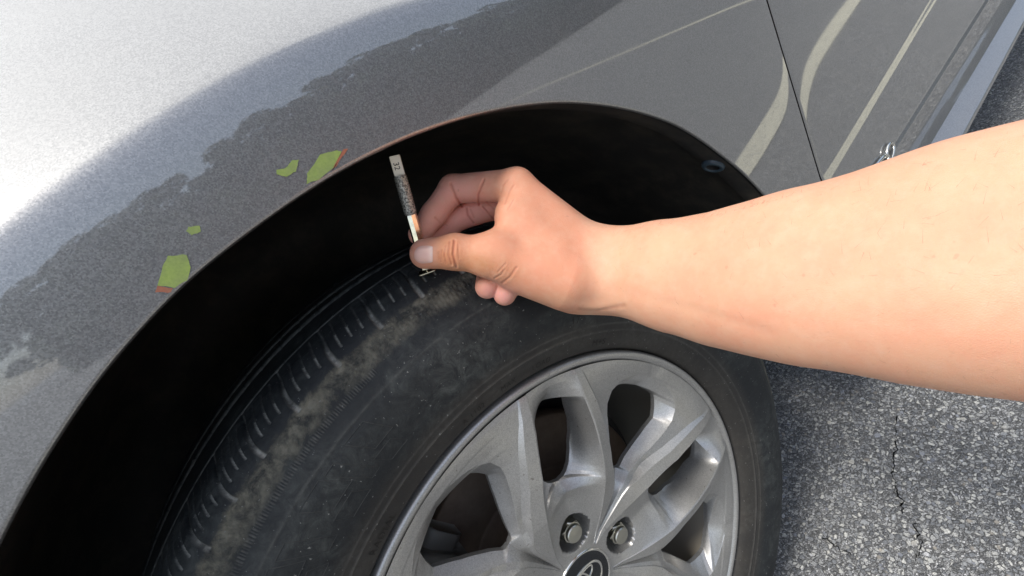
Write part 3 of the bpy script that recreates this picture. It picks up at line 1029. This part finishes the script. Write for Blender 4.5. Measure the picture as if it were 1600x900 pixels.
def surface_nets(f, lo, hi, h):
    n = np.ceil((np.array(hi) - lo) / h).astype(int) + 1
    n = ((n + 7) // 8) * 8 + 1
    D = np.full(n, 1.0, np.float32)
    nb = (n - 1) // 8
    bi = np.stack(np.meshgrid(*[np.arange(k) for k in nb], indexing='ij'), -1).reshape(-1, 3)
    ctr = lo + (bi * 8 + 4) * h
    dc = f(ctr)
    act = np.abs(dc) < h * 8 * 0.9 + 0.002
    D[:] = 1.0
    # sign fill for inactive blocks
    full = np.kron(dc.reshape(nb).astype(np.float32), np.ones((8, 8, 8), np.float32))
    D[:-1, :-1, :-1] = full
    del full
    off = np.stack(np.meshgrid(*[np.arange(9)] * 3, indexing='ij'), -1).reshape(-1, 3)
    ab = bi[act]
    for s in range(0, len(ab), 400):
        idx = (ab[s:s + 400, None, :] * 8 + off[None]).reshape(-1, 3)
        v = f(lo + idx * h)
        D[idx[:, 0], idx[:, 1], idx[:, 2]] = v
    ins = D < 0
    c0 = np.zeros(np.array(n) - 1, np.uint8)
    for i in (0, 1):
        for j in (0, 1):
            for k in (0, 1):
                c0 += ins[i:n[0] - 1 + i, j:n[1] - 1 + j, k:n[2] - 1 + k]
    cells = np.argwhere((c0 > 0) & (c0 < 8))
    vid = np.full(np.array(n) - 1, -1, np.int32)
    vid[cells[:, 0], cells[:, 1], cells[:, 2]] = np.arange(len(cells))
    acc = np.zeros((len(cells), 3)); cnt = np.zeros(len(cells))
    cor = [(i, j, k) for i in (0, 1) for j in (0, 1) for k in (0, 1)]
    val = {c: D[cells[:, 0] + c[0], cells[:, 1] + c[1], cells[:, 2] + c[2]] for c in cor}
    for a in cor:
        for ax in range(3):
            if a[ax] == 0:
                b = list(a); b[ax] = 1; b = tuple(b)
                va, vb = val[a], val[b]
                m = (va < 0) != (vb < 0)
                t_ = va[m] / (va[m] - vb[m])
                pt = np.tile(np.array(a, float), (m.sum(), 1)); pt[:, ax] += t_
                acc[m] += pt; cnt[m] += 1
    V = lo + (cells + acc / cnt[:, None]) * h
    faces = []
    for ax in range(3):
        sl0 = [slice(None)] * 3; sl1 = [slice(None)] * 3
        sl0[ax] = slice(0, n[ax] - 1); sl1[ax] = slice(1, n[ax])
        s0 = ins[tuple(sl0)]; s1 = ins[tuple(sl1)]
        e = np.argwhere(s0 != s1)
        u, w_ = (ax + 1) % 3, (ax + 2) % 3
        ok = (e[:, u] > 0) & (e[:, w_] > 0) & (e[:, u] < n[u] - 1) & (e[:, w_] < n[w_] - 1)
        e = e[ok]
        fl = s0[e[:, 0], e[:, 1], e[:, 2]]
        def vv(du, dw):
            q = e.copy(); q[:, u] -= du; q[:, w_] -= dw
            return vid[q[:, 0], q[:, 1], q[:, 2]]
        q4 = np.stack([vv(1, 1), vv(0, 1), vv(0, 0), vv(1, 0)], 1)
        q4[~fl] = q4[~fl][:, ::-1]
        faces.append(q4)
    return V, np.concatenate(faces)
def grad(p, e=0.0004):
    g = np.stack([sdf(p + np.eye(3)[i] * e) - sdf(p - np.eye(3)[i] * e) for i in range(3)], -1)
    return g / (np.linalg.norm(g, axis=1, keepdims=True) + 1e-9)
def cray(xy, d0=0.12, iters=60):
    """march photo sight lines to the skin (camera space)"""
    xy = np.asarray(xy, float)
    d = np.c_[(xy[:, 0] - 800) / F, (xy[:, 1] - 450) / F, np.ones(len(xy))]
    L = np.linalg.norm(d, axis=1, keepdims=True)
    t_ = np.full((len(xy), 1), d0)
    for _ in range(iters):
        t_ += (sdf(d * t_)[:, None] / L) * 0.9
    return d * t_, np.abs(sdf(d * t_)) < 5e-4
CREASES = [
    ([(697, 384), (694, 399), (697, 412)], 0.5, .5), ([(703, 378), (700.5, 396), (706, 413)], 0.6, .7), ([(710, 376), (708, 398), (713, 417)], 0.7, 1.0),
    ([(690, 391), (689, 409)], 0.45, .4), ([(716, 382), (717, 404)], 0.45, .3), ([(686, 394), (686, 406)], 0.4, .3),
    ([(773, 435), (783, 429), (788, 422)], 0.6, .35), ([(785, 442), (797, 433), (807, 418)], 0.7, .45), ([(779, 424), (790, 412)], 0.5, .3),
    ([(748, 320), (747, 304), (756, 281)], 0.7, 1.0), ([(704, 287), (713, 309), (722, 322)], 0.8, 1.0), ([(680, 340), (688, 348)], 0.7, .5),
    ([(761, 316), (772, 327)], 0.6, .6), ([(754, 323), (770, 342)], 0.6, .8), ([(729.5, 325), (731.5, 336), (740, 348)], 0.7, .8), ([(736, 327), (741, 340)], 0.6, .4),
    ([(783, 302), (786, 290), (793, 281)], 0.6, .35), ([(789, 318), (796, 300), (803, 290)], 0.6, .35), ([(793, 328), (803, 312)], 0.5, .3),
    ([(905, 482), (930, 484), (975, 478)], 1.2, .4), 
]
def seg_dist(p, pts):
    best = np.full(len(p), 1e9)
    for a, b in zip(pts[:-1], pts[1:]):
        a = np.array(a, float); b = np.array(b, float)
        t_ = np.clip(((p - a) @ (b - a)) / ((b - a) @ (b - a)), 0, 1)
        # sinks towards both ends of the whole polyline
        best = np.minimum(best, np.linalg.norm(p - a - t_[:, None] * (b - a), axis=1))
    return best
def person():
    lo = np.array([-.085, -.115, -.16]); hi = np.array([.40, .105, .385])
    V, Fq = surface_nets(sdf, lo, hi, 0.00125)
    for _ in range(3):
        V = V - grad(V) * sdf(V)[:, None]
    root = empty('person', (0, 0, 0))
    o = mesh_obj('body', V, Fq, M_SKIN, root)
    bm = bmesh.new(); bm.from_mesh(o.data)
    fs = [f for f in bm.faces if f.calc_center_median().x < 0.052]
    es = list({e for f in fs for e in f.edges})
    bmesh.ops.subdivide_edges(bm, edges=es, cuts=1, use_grid_fill=True)
    bm.to_mesh(o.data); bm.free()
    nv = len(o.data.vertices)
    V = np.zeros(nv * 3, np.float32); o.data.vertices.foreach_get('co', V); V = V.reshape(-1, 3).astype(float)
    for _ in range(3):
        V = V - grad(V) * sdf(V)[:, None]
    G = grad(V)
    px = V[:, :2] / np.maximum(V[:, 2:], .02) * F + [800, 450]
    facing = (G * V).sum(1) < 0.0
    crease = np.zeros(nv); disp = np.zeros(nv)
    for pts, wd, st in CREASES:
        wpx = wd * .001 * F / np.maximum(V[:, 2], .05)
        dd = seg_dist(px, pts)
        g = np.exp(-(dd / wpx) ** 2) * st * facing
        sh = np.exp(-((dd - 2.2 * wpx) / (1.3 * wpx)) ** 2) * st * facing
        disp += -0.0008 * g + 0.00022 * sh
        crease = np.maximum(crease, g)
    def blob(x, y, sx, sy=None):
        sy = sy or sx
        return np.exp(-((px[:, 0] - x) / sx) ** 2 - ((px[:, 1] - y) / sy) ** 2)
    # tendons, wrist bones and soft unevenness of the forearm
    disp += 0.0008 * blob(822, 300, 18, 14) + 0.0010 * blob(948, 388, 22, 16) + 0.0012 * blob(925, 480, 30, 8)
    disp += 0.0010 * np.sin(V[:, 0] * 42 + 1.3) * np.sin(V[:, 1] * 70 + .4) * (V[:, 0] > .06) * np.clip((V[:, 0] - .06) / .03, 0, 1)
    disp -= 0.00035 * np.exp(-(seg_dist(px, [(960, 452), (1060, 478), (1200, 520)]) / 10) ** 2) * facing
    # fingertip pads press flat on the gauge
    V2 = V + G * disp[:, None]
    # nail bed recess
    armc = np.array([.70, .375, .235]); handc = np.array([.68, .315, .190]); pink = np.array([.90, .43, .35]); brown = np.array([.50, .225, .095]); tipc = np.array([.66, .30, .25])
    line = 903 + 6 * np.sin((px[:, 1] - 360) / 30) + np.abs(px[:, 1] - 420) * .10
    tan = 1 / (1 + np.exp((px[:, 0] - line) / 3.0))
    c = armc * (1 - tan[:, None]) + handc * tan[:, None]
    def mixin(wt, col):
        nonlocal c
        wt = np.clip(wt, 0, 1)[:, None]
        c = c * (1 - wt) + col * wt
    mixin(np.clip(blob(1000, 400, 70, 60), 0, 1) * .35 * (1 - tan), np.array([.72, .46, .29]))
    depth = V[:, 2]
    fingers = (1 / (1 + np.exp((px[:, 0] - 772) / 8))) * (1 / (1 + np.exp(-(depth - .3165) / .002)))
    mixin(fingers * .85, pink)
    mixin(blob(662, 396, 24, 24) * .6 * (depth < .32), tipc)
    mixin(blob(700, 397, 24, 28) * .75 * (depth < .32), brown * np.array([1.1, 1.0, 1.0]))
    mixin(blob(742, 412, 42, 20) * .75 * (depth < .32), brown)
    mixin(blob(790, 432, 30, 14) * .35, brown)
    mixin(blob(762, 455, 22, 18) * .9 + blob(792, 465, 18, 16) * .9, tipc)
    mixin(blob(715, 272, 60, 8) * .5, np.array([.58, .26, .17]))
    mixin(blob(880, 470, 60, 12) * .3, np.array([.58, .38, .24]))
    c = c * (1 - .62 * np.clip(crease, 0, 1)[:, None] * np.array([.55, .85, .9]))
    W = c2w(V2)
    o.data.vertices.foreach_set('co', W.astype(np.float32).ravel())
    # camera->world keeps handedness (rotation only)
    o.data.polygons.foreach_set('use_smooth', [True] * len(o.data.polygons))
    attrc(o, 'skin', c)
    o.data.update()
    tag(o, label='bare forearm and right hand with a tan line at the wrist')
    # ---- thumb nail
    U = np.linspace(-1, 1, 26); Vv = np.linspace(-1, 1, 26)
    uu, vv_ = np.meshgrid(U, Vv)
    kx = uu.ravel(); ky = vv_.ravel()
    # rounded free edge to the left, squarer root to the right
    half = np.where(kx < 0, np.sqrt(np.clip(1 - (np.abs(kx) ** 2.6) * .82, 0, 1)), np.sqrt(np.clip(1 - kx ** 4 * .35, 0, 1)))
    X = 662.5 + kx * 14.2; Y = 397.8 + ky * half * 14.6 - kx * 0.6
    P, ok = cray(np.c_[X, Y])
    Gn = grad(P)
    edge = np.maximum(np.abs(ky) ** 6, np.maximum(kx, 0) ** 8)
    lift = 0.00055 * (1 - edge) - 0.0002 * edge
    Pn = c2w(P + Gn * lift[:, None])
    nail = mesh_obj('thumbnail', Pn, grid_faces(26, 26), M_NAIL, root)
    # white lunula tone at the root
    attr(nail, 'root', np.clip((kx - .35) / .5, 0, 1))
    # ---- fine arm hair
    n = 240
    xy = np.c_[rng.uniform(965, 1600, n), rng.uniform(200, 600, n)]
    wgt = rng.random(n) < np.where(xy[:, 1] < 420, 1, .45)
    xy = xy[wgt]
    P, ok = cray(xy); P = P[ok]
    # rows along the upper outline, where hairs stand against the dark
    tx = rng.uniform(960, 1240, 80)
    ty = np.interp(tx, [960, 1053, 1125, 1201, 1281], [363, 346, 333, 312, 289]) + 3.5
    P2, ok2 = cray(np.c_[tx, ty]); P = np.concatenate([P, P2[ok2]])
    G = grad(P)
    Vh, Fh = [], []
    for p, g in zip(P, G):
        ln = rng.uniform(.0025, .0055)
        tdir = np.array([rng.normal(.25, .5), -.5 + rng.normal(0, .5), rng.normal(0, .3)])
        tdir -= g * (tdir @ g); tdir /= np.linalg.norm(tdir) + 1e-9
        lean = rng.uniform(.15, .75)
        pts = [p + tdir * ln * s + g * (ln * lean * s * (1 - .45 * s)) for s in (0, .35, .7, 1.0)]
        sd_ = np.cross(tdir, g)
        b0 = len(Vh)
        for i, q in enumerate(pts):
            rr = .000030 * (1 - i / 3.6)
            for a_ in (0, 2.09, 4.19):
                Vh.append(q + (sd_ * math.cos(a_) + g * math.sin(a_)) * rr)
        for i in range(3):
            for q in range(3):
                Fh.append((b0 + i * 3 + q, b0 + i * 3 + (q + 1) % 3, b0 + i * 3 + 3 + (q + 1) % 3, b0 + i * 3 + 3 + q))
    ho = mesh_obj('arm_hair', c2w(np.array(Vh)), np.array(Fh), simple('dark_hair', (.10, .06, .035), .5), root)
    tag(ho, kind='stuff')
    tag(root, label='person reaching in with a bare right forearm, pinching a metal tread gauge against the tyre', category='person')
def skin_mat():
    m, t, b = newmat('skin')
    v = coords(t)
    c = attrn(t, 'skin', True)
    n1 = noise(t, v, 45, 5, .6)
    n2 = noise(t, v, 350, 3, .6)
    n3 = noise(t, v, 140, 4, .6)
    c = mixc(t, ramp(t, n1, ((.40, 0.0), (.66, .40))), c, (.70, .29, .18))
    c = mixc(t, ramp(t, n3, ((.45, 0.0), (.75, .22))), c, (.74, .50, .36))
    c = mixc(t, ramp(t, n2, ((.60, 0.0), (.74, .12))), c, (.38, .18, .10))
    sp = noise(t, v, 260, 1, .4)
    c = mixc(t, ramp(t, sp, ((.76, 0.0), (.80, .2))), c, (.28, .12, .06))
    t.links.new(c, b.inputs['Base Color'])
    b.inputs['Roughness'].default_value = .55
    b.inputs['Subsurface Weight'].default_value = .22
    b.inputs['Subsurface Radius'].default_value = (1.0, .35, .2)
    b.inputs['Subsurface Scale'].default_value = .004
    b.inputs['Specular IOR Level'].default_value = .35
    vo = N(t, 'ShaderNodeTexVoronoi', feature='DISTANCE_TO_EDGE')
    mpn = N(t, 'ShaderNodeMapping')
    mpn.inputs['Rotation'].default_value = (.3, .6, .5)
    mpn.inputs['Scale'].default_value = (1, 1.7, 1)
    t.links.new(v, mpn.inputs[0])
    t.links.new(mpn.outputs[0], vo.inputs[0])
    vo.inputs['Scale'].default_value = 950
    h = math_(t, 'ADD', ramp(t, vo.outputs[0], ((0, 0.0), (.25, 1.0))), math_(t, 'MULTIPLY', n2, 1.5))
    bump(t, b, h, .22, .0003)
    return m
M_SKIN = skin_mat()
def nail_mat():
    m, t, b = newmat('nail')
    a = attrn(t, 'root')
    t.links.new(mixc(t, a, (.72, .44, .36), (.80, .58, .50)), b.inputs['Base Color'])
    b.inputs['Roughness'].default_value = .28
    b.inputs['Subsurface Weight'].default_value = .2
    b.inputs['Subsurface Scale'].default_value = .002
    return m
M_NAIL = nail_mat()
person()

# ------------------------------------------------------------------ tread depth gauge
def gauge():
    root = empty('tread_depth_gauge', (0, 0, 0))
    tag(root, label='slim metal tread depth gauge held upright between thumb and fingertips on the tyre', category='gauge')
    A = c2w(pd(669, 430, .3245)); B = c2w(pd(616, 243, .292))
    L = np.linalg.norm(B - A)
    ax = (B - A) / L
    view = CAMW - (A + B) / 2; view -= ax * (view @ ax); view /= np.linalg.norm(view)
    sx = np.cross(ax, view)
    def tube(name, prof, n, mat, knurl=None, hexa=False):
        V = []
        for t_, r in prof:
            for k in range(n):
                th = 2 * math.pi * k / n
                q = r
                if hexa:
                    m_ = th % (math.pi / 4) - math.pi / 8
                    q = r * math.cos(math.pi / 8) / math.cos(m_)
                V.append(A + ax * t_ * L + (view * math.cos(th) + sx * math.sin(th)) * q)
        o = mesh_obj(name, V, grid_faces(len(prof), n, True), mat, root)
        return o
    s = lambda y: (430 - y) / 187.0
    m, t, b = newmat('worn_chrome')
    v = coords(t)
    n = noise(t, v, 300, 4)
    t.links.new(mixc(t, ramp(t, n, ((.4, 0.0), (.7, .5))), (.80, .74, .58), (.35, .33, .28)), b.inputs['Base Color'])
    b.inputs['Metallic'].default_value = 1; b.inputs['Roughness'].default_value = .16
    mch = m
    o = tube('barrel', [(.06, .0010), (.06, .0036), (.065, .0039), (s(331) - .01, .0039), (s(330), .0037), (s(330), .002)], 48, mch, hexa=True)
    md = o.modifiers.new('split', 'EDGE_SPLIT'); md.split_angle = rad(20)
    # knurled grip: real diamond knurling
    n_, rows = 60, 120
    V = []
    t0, t1 = s(330), s(271)
    for i in range(rows):
        u = i / (rows - 1)
        for k in range(n_):
            th = 2 * math.pi * k / n_
            kn = max(math.sin(14 * th + u * 60), 0) * max(math.sin(14 * th - u * 60), 0)
            q = .00405 + .00038 * kn ** .7
            if u < .03 or u > .97:
                q = .0038
            V.append(A + ax * (t0 + (t1 - t0) * u) * L + (view * math.cos(th) + sx * math.sin(th)) * q)
    m, t, b = newmat('dirty_knurled_steel')
    v = coords(t)
    nn = noise(t, v, 900, 3)
    t.links.new(mixc(t, ramp(t, nn, ((.34, 0.0), (.60, 1.0))), (.07, .07, .068), (.55, .53, .47)), b.inputs['Base Color'])
    b.inputs['Metallic'].default_value = .6; b.inputs['Roughness'].default_value = .45
    mesh_obj('knurled_grip', V, grid_faces(rows, n_, True), m, root)
    # flat graduated tab at the top
    bm = bmesh.new()
    t0, t1 = s(272), 1.0
    w_, th_ = .0036, .0014
    ring = []
    for tt, ww in ((t0, w_), (t1 - .01, w_), (t1, w_ * .92)):
        ring.append([bm.verts.new(A + ax * tt * L + sx * a * ww + view * b_ * th_) for a, b_ in ((-1, -.6), (-1, .6), (-.9, 1), (.9, 1), (1, .6), (1, -.6), (.9, -1), (-.9, -1))])
    for a, b_ in zip(ring[:-1], ring[1:]):
        for q in range(8):
            bm.faces.new((a[q], a[(q + 1) % 8], b_[(q + 1) % 8], b_[q]))
    bm.faces.new(ring[0]); bm.faces.new(ring[-1])
    bmesh.ops.recalc_face_normals(bm, faces=bm.faces)
    bm_obj('scale_tab', bm, simple('brushed_aluminium', (.78, .74, .64), .35, .35), root, smooth=False)
    # stamped digits on the tab, turned sideways
    cu = bpy.data.curves.new('d', 'FONT'); cu.body = '32'; cu.size = .0052; cu.extrude = .0001
    to = bpy.data.objects.new('d', cu); COL.objects.link(to)
    me = bpy.data.meshes.new_from_object(to.evaluated_get(bpy.context.evaluated_depsgraph_get()))
    vs = np.array([q.co[:] for q in me.vertices]); fs = [tuple(p.vertices) for p in me.polygons]
    bpy.data.objects.remove(to); bpy.data.curves.remove(cu)
    vs[:, 0] -= vs[:, 0].mean(); vs[:, 1] -= vs[:, 1].mean()
    c0 = A + ax * (s(257)) * L
    Vd = [c0 - ax * p[0] * 1.0 + sx * p[1] + view * (th_ + .00012 + p[2]) for p in vs]
    mesh_obj('stamped_digits', Vd, fs, simple('dark_engraving', (.03, .03, .03), .6), root, smooth=False)
    # foot plate resting on the tread
    fx = c2w(pd(690, 416, .322)) - c2w(pd(648, 431, .322)); fx /= np.linalg.norm(fx)
    fy = np.cross(fx, ax); fy /= np.linalg.norm(fy)
    bm = bmesh.new()
    c0 = c2w(pd(668, 424, .3235))
    vs = []
    for dz in (0, .0007):
        for k in range(28):
            a = 2 * math.pi * k / 28
            ca, sa = math.cos(a), math.sin(a)
            X = .0066 * math.copysign(abs(ca) ** .35, ca); Y = .0052 * math.copysign(abs(sa) ** .35, sa)
            vs.append(bm.verts.new(c0 + fx * X + fy * Y + ax * dz))
    bm.faces.new(vs[:28][::-1]); bm.faces.new(vs[28:])
    for k in range(28):
        bm.faces.new((vs[k], vs[(k + 1) % 28], vs[28 + (k + 1) % 28], vs[28 + k]))
    bmesh.ops.recalc_face_normals(bm, faces=bm.faces)
    bm_obj('foot_plate', bm, mch, root, smooth=False)
    tube('probe_pin', [(-.03, .0001), (-.03, .0007), (.07, .0007)], 12, mch)
gauge()
#--ENV--
# ------------------------------------------------------------------ painted reflections and chrome pieces on the body
def on_body(x, y, lift=0.0006):
    """world point where a photo sight line meets the fender / door skin"""
    d = np.array([(x - 800) / F, (y - 450) / F, 1.0]) @ MC
    lo_, hi_ = 0.05, 6.0
    prev = None
    t_ = 0.1
    while t_ < 4:
        p = CAMW + d * t_
        g = p[1] - float(body_y(p[0], p[2]))
        if g > 0:
            a, b_ = t_ - 0.004, t_
            for _ in range(25):
                m_ = (a + b_) / 2; p = CAMW + d * m_
                if p[1] - float(body_y(p[0], p[2])) > 0:
                    b_ = m_
                else:
                    a = m_
            break
        t_ += 0.004
    p = CAMW + d * b_
    return p - np.array([0, lift, 0])
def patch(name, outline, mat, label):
    """thin coloured film on the body that paints a reflection inside an outline"""
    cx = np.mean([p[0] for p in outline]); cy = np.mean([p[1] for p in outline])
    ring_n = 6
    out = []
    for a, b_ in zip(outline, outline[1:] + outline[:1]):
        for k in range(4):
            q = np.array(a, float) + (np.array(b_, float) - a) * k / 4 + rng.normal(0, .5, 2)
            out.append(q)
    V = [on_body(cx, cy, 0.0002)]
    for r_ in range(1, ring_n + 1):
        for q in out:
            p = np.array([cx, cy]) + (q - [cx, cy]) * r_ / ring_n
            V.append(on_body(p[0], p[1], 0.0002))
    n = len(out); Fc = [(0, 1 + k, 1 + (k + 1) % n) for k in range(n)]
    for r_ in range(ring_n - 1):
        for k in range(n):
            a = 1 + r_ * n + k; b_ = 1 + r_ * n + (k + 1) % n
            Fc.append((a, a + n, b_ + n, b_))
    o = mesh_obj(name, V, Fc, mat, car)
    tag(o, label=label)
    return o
def reflection_mat(name, c1, c2):
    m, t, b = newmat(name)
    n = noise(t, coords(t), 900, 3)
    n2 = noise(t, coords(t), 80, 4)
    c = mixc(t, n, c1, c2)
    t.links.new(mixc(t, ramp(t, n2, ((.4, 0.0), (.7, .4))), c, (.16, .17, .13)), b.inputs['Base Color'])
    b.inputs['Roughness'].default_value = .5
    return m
M_GREEN = reflection_mat('lime_green_reflection', (.21, .30, .06), (.36, .46, .12))  # reflection of a hi-vis vest, painted as flat colour on the fender
M_ORANGE = reflection_mat('orange_reflection', (.30, .09, .05), (.42, .16, .09))
patch('painted_reflection', [(262, 400), (292, 398), (298, 418), (292, 438), (272, 450), (246, 445), (254, 418)], M_GREEN, 'large painted lime green vest reflection low on the arch flare')
patch('painted_reflection', [(246, 446), (270, 451), (268, 457), (243, 456)], M_ORANGE, 'painted orange edge under the large lime green vest reflection')
patch('painted_reflection', [(294, 355), (311, 352), (314, 362), (300, 367), (291, 362)], M_GREEN, 'tiny painted lime green vest reflection on the arch flare')
patch('painted_reflection', [(432, 266), (448, 262), (456, 250), (467, 250), (462, 268), (448, 276), (432, 272)], M_GREEN, 'faint painted lime green vest reflection on the arch flare')
patch('painted_reflection', [(500, 242), (524, 235), (534, 237), (520, 262), (500, 280), (480, 287), (480, 272)], M_GREEN, 'slanted painted lime green vest reflection above the arch lip')
patch('painted_reflection', [(536, 234), (544, 232), (526, 258), (518, 268), (524, 254)], M_ORANGE, 'painted orange sliver beside the slanted green vest reflection')

def hook():
    # curled chrome piece on the lower door
    def curl(name, pts, rpx, parent):
        P = [on_body(x, y, 0.0025) for x, y in pts]
        # resample smooth
        P = np.array(P)
        for _ in range(3):
            Q = [P[0]]
            for a, b_ in zip(P[:-1], P[1:]):
                Q += [a * .75 + b_ * .25, a * .25 + b_ * .75]
            Q.append(P[-1]); P = np.array(Q)
        V = []
        n = 14
        for i, p in enumerate(P):
            d = P[min(i + 1, len(P) - 1)] - P[max(i - 1, 0)]; d /= np.linalg.norm(d)
            u_ = np.cross(d, [0, 1, 0]); u_ /= np.linalg.norm(u_); v_ = np.cross(d, u_)
            tp = math.sin(math.pi * min(max(i / (len(P) - 1), .06), .94)) ** .35
            for k in range(n):
                a = 2 * math.pi * k / n
                V.append(p + (u_ * math.cos(a) + v_ * math.sin(a)) * rpx * tp)
        return mesh_obj(name, V, grid_faces(len(P), n, True), M_CHROME, parent)
    root = empty('chrome_curl', (0, 0, 0), car)
    tag(root, label='small curled chrome pieces on the lower door')
    curl('curl_stroke', [(1384, 248), (1381.5, 238), (1384, 228), (1389.5, 223.5), (1393, 230), (1392.5, 241), (1389.5, 249)], .0023, root)
    curl('curl_stroke', [(1363, 262), (1369, 254), (1376, 246), (1382, 243), (1385, 249), (1384, 257)], .0026, root)
hook()

# ------------------------------------------------------------------ parking lines beside the car (reflected in the paint)
o = ribbon('parking_line', [(-0.2, -0.60), (1.54, -0.78), (2.38, -0.90), (3.2, -0.99), (6, -1.2), (12, -1.7)], 0.10, 0.004, M_LINE)
tag(o, kind='structure')
o = ribbon('parking_line', [(7.4, -10.6), (7.0, -8.6), (5.3, -3.06), (5.0, -2.0)], 0.10, 0.004, M_LINE)
tag(o, kind='structure')

# ------------------------------------------------------------------ tree line across the car park
def leaf_mat():
    m, t, b = newmat('dark_foliage')
    oi = N(t, 'ShaderNodeObjectInfo')
    n = noise(t, coords(t), 1.2, 4)
    c = mixc(t, n, (.035, .055, .022), (.085, .12, .045))
    t.links.new(c, b.inputs['Base Color'])
    b.inputs['Roughness'].default_value = .7
    return m
M_LEAF = leaf_mat()
M_BARK = simple('bark', (.09, .07, .05), .9)
def make_tree_meshes(seed):
    r_ = np.random.default_rng(seed)
    # trunk
    n = 10
    V = []
    lv = [(0, .24), (1.2, .19), (3.0, .15), (5.5, .09), (7.2, .03)]
    bend = r_.normal(0, .12, (5, 2)).cumsum(0)
    for (zz, rr), b_ in zip(lv, bend):
        for k in range(n):
            a = 2 * math.pi * k / n
            V.append((rr * math.cos(a) + b_[0], rr * math.sin(a) + b_[1], zz))
    f = grid_faces(5, n, True).tolist()
    V = list(V)
    tips = []
    for _ in range(9):
        a = r_.uniform(0, 6.28); z0 = r_.uniform(1.8, 5.2); ln = r_.uniform(1.4, 2.6)
        p0 = np.array([0, 0, z0]); p1 = p0 + np.array([math.cos(a) * ln, math.sin(a) * ln, r_.uniform(.5, 1.6)])
        b0 = len(V)
        for p, rr in ((p0, .06), (p1, .02)):
            for k in range(5):
                t_ = 2 * math.pi * k / 5
                V.append(tuple(p + np.array([math.cos(t_) * rr, math.sin(t_) * rr, 0])))
        for k in range(5):
            f.append([b0 + k, b0 + (k + 1) % 5, b0 + 5 + (k + 1) % 5, b0 + 5 + k])
        tips.append(p1)
    trunk = (V, f)
    # crown: clumps of small leaves
    cl = [t_ + r_.normal(0, .3, 3) for t_ in tips] + [np.array([r_.normal(0, 1.1), r_.normal(0, 1.1), r_.uniform(2.2, 7.8)]) for _ in range(26)]
    LV = []
    per = 130
    for c in cl:
        sz = r_.uniform(.5, 1.15)
        d = r_.normal(0, 1, (per, 3)); d /= np.linalg.norm(d, axis=1, keepdims=True)
        p = c + d * sz * r_.uniform(.4, 1, (per, 1)) ** .5 * np.array([1, 1, .8])
        a = r_.normal(0, 1, (per, 3)); a /= np.linalg.norm(a, axis=1, keepdims=True)
        b_ = np.cross(a, r_.normal(0, 1, (per, 3))); b_ /= np.linalg.norm(b_, axis=1, keepdims=True)
        s_ = r_.uniform(.12, .24, (per, 1))
        LV.append(np.stack([p - a * s_, p + b_ * s_ * .55, p + a * s_, p - b_ * s_ * .55], 1).reshape(-1, 3))
    LV = np.concatenate(LV)
    LF = np.arange(len(LV)).reshape(-1, 4)
    return trunk, (LV, LF)
protos = []
def first_tree(seed):
    (tv, tf), (lv, lf) = make_tree_meshes(seed)
    r_ = empty('tree')
    mesh_obj('trunk', tv, tf, M_BARK, r_)
    mesh_obj('crown', lv, lf, M_LEAF, r_, smooth=False)
    return r_
def copy_tree(src):
    r_ = src.copy(); COL.objects.link(r_)
    for ch in src.children:
        c = ch.copy(); COL.objects.link(c); c.parent = r_
    return r_
base = [first_tree(s_) for s_ in (1, 2, 3)]
k = 0
for i, az in enumerate(np.arange(-15, 84, 3.6)):
    t_ = base[i] if i < 3 else copy_tree(base[i % 3])
    dist = 36 + rnd.uniform(-2, 2)
    a = rad(az)
    sc_ = rnd.uniform(.95, 1.25)
    t_.location = (math.sin(a) * dist, -math.cos(a) * dist, 0)
    t_.rotation_euler = (0, 0, rnd.uniform(0, 6.28))
    t_.scale = (sc_ * 1.15, sc_ * 1.15, sc_)
    tag(t_, label='leafy tree of the dark tree line mirrored in the fender', category='tree', group='trees reflected in the fender')

def woods():
    r_ = np.random.default_rng(5)
    n = 26000
    az = np.radians(r_.uniform(-16, 88, n)); dist = r_.uniform(38, 43, n)
    p = np.stack([np.sin(az) * dist, -np.cos(az) * dist, r_.uniform(0, 1, n) * (3.6 + .8 * np.sin(az * 37) + .5 * np.sin(az * 91))], -1)
    a = r_.normal(0, 1, (n, 3)); a /= np.linalg.norm(a, axis=1, keepdims=True)
    b_ = np.cross(a, r_.normal(0, 1, (n, 3))); b_ /= np.linalg.norm(b_, axis=1, keepdims=True)
    s_ = r_.uniform(.2, .42, (n, 1))
    V = np.stack([p - a * s_, p + b_ * s_ * .6, p + a * s_, p - b_ * s_ * .6], 1).reshape(-1, 3)
    o = mesh_obj('undergrowth', V, np.arange(len(V)).reshape(-1, 4), M_LEAF, smooth=False)
    tag(o, kind='stuff')
woods()
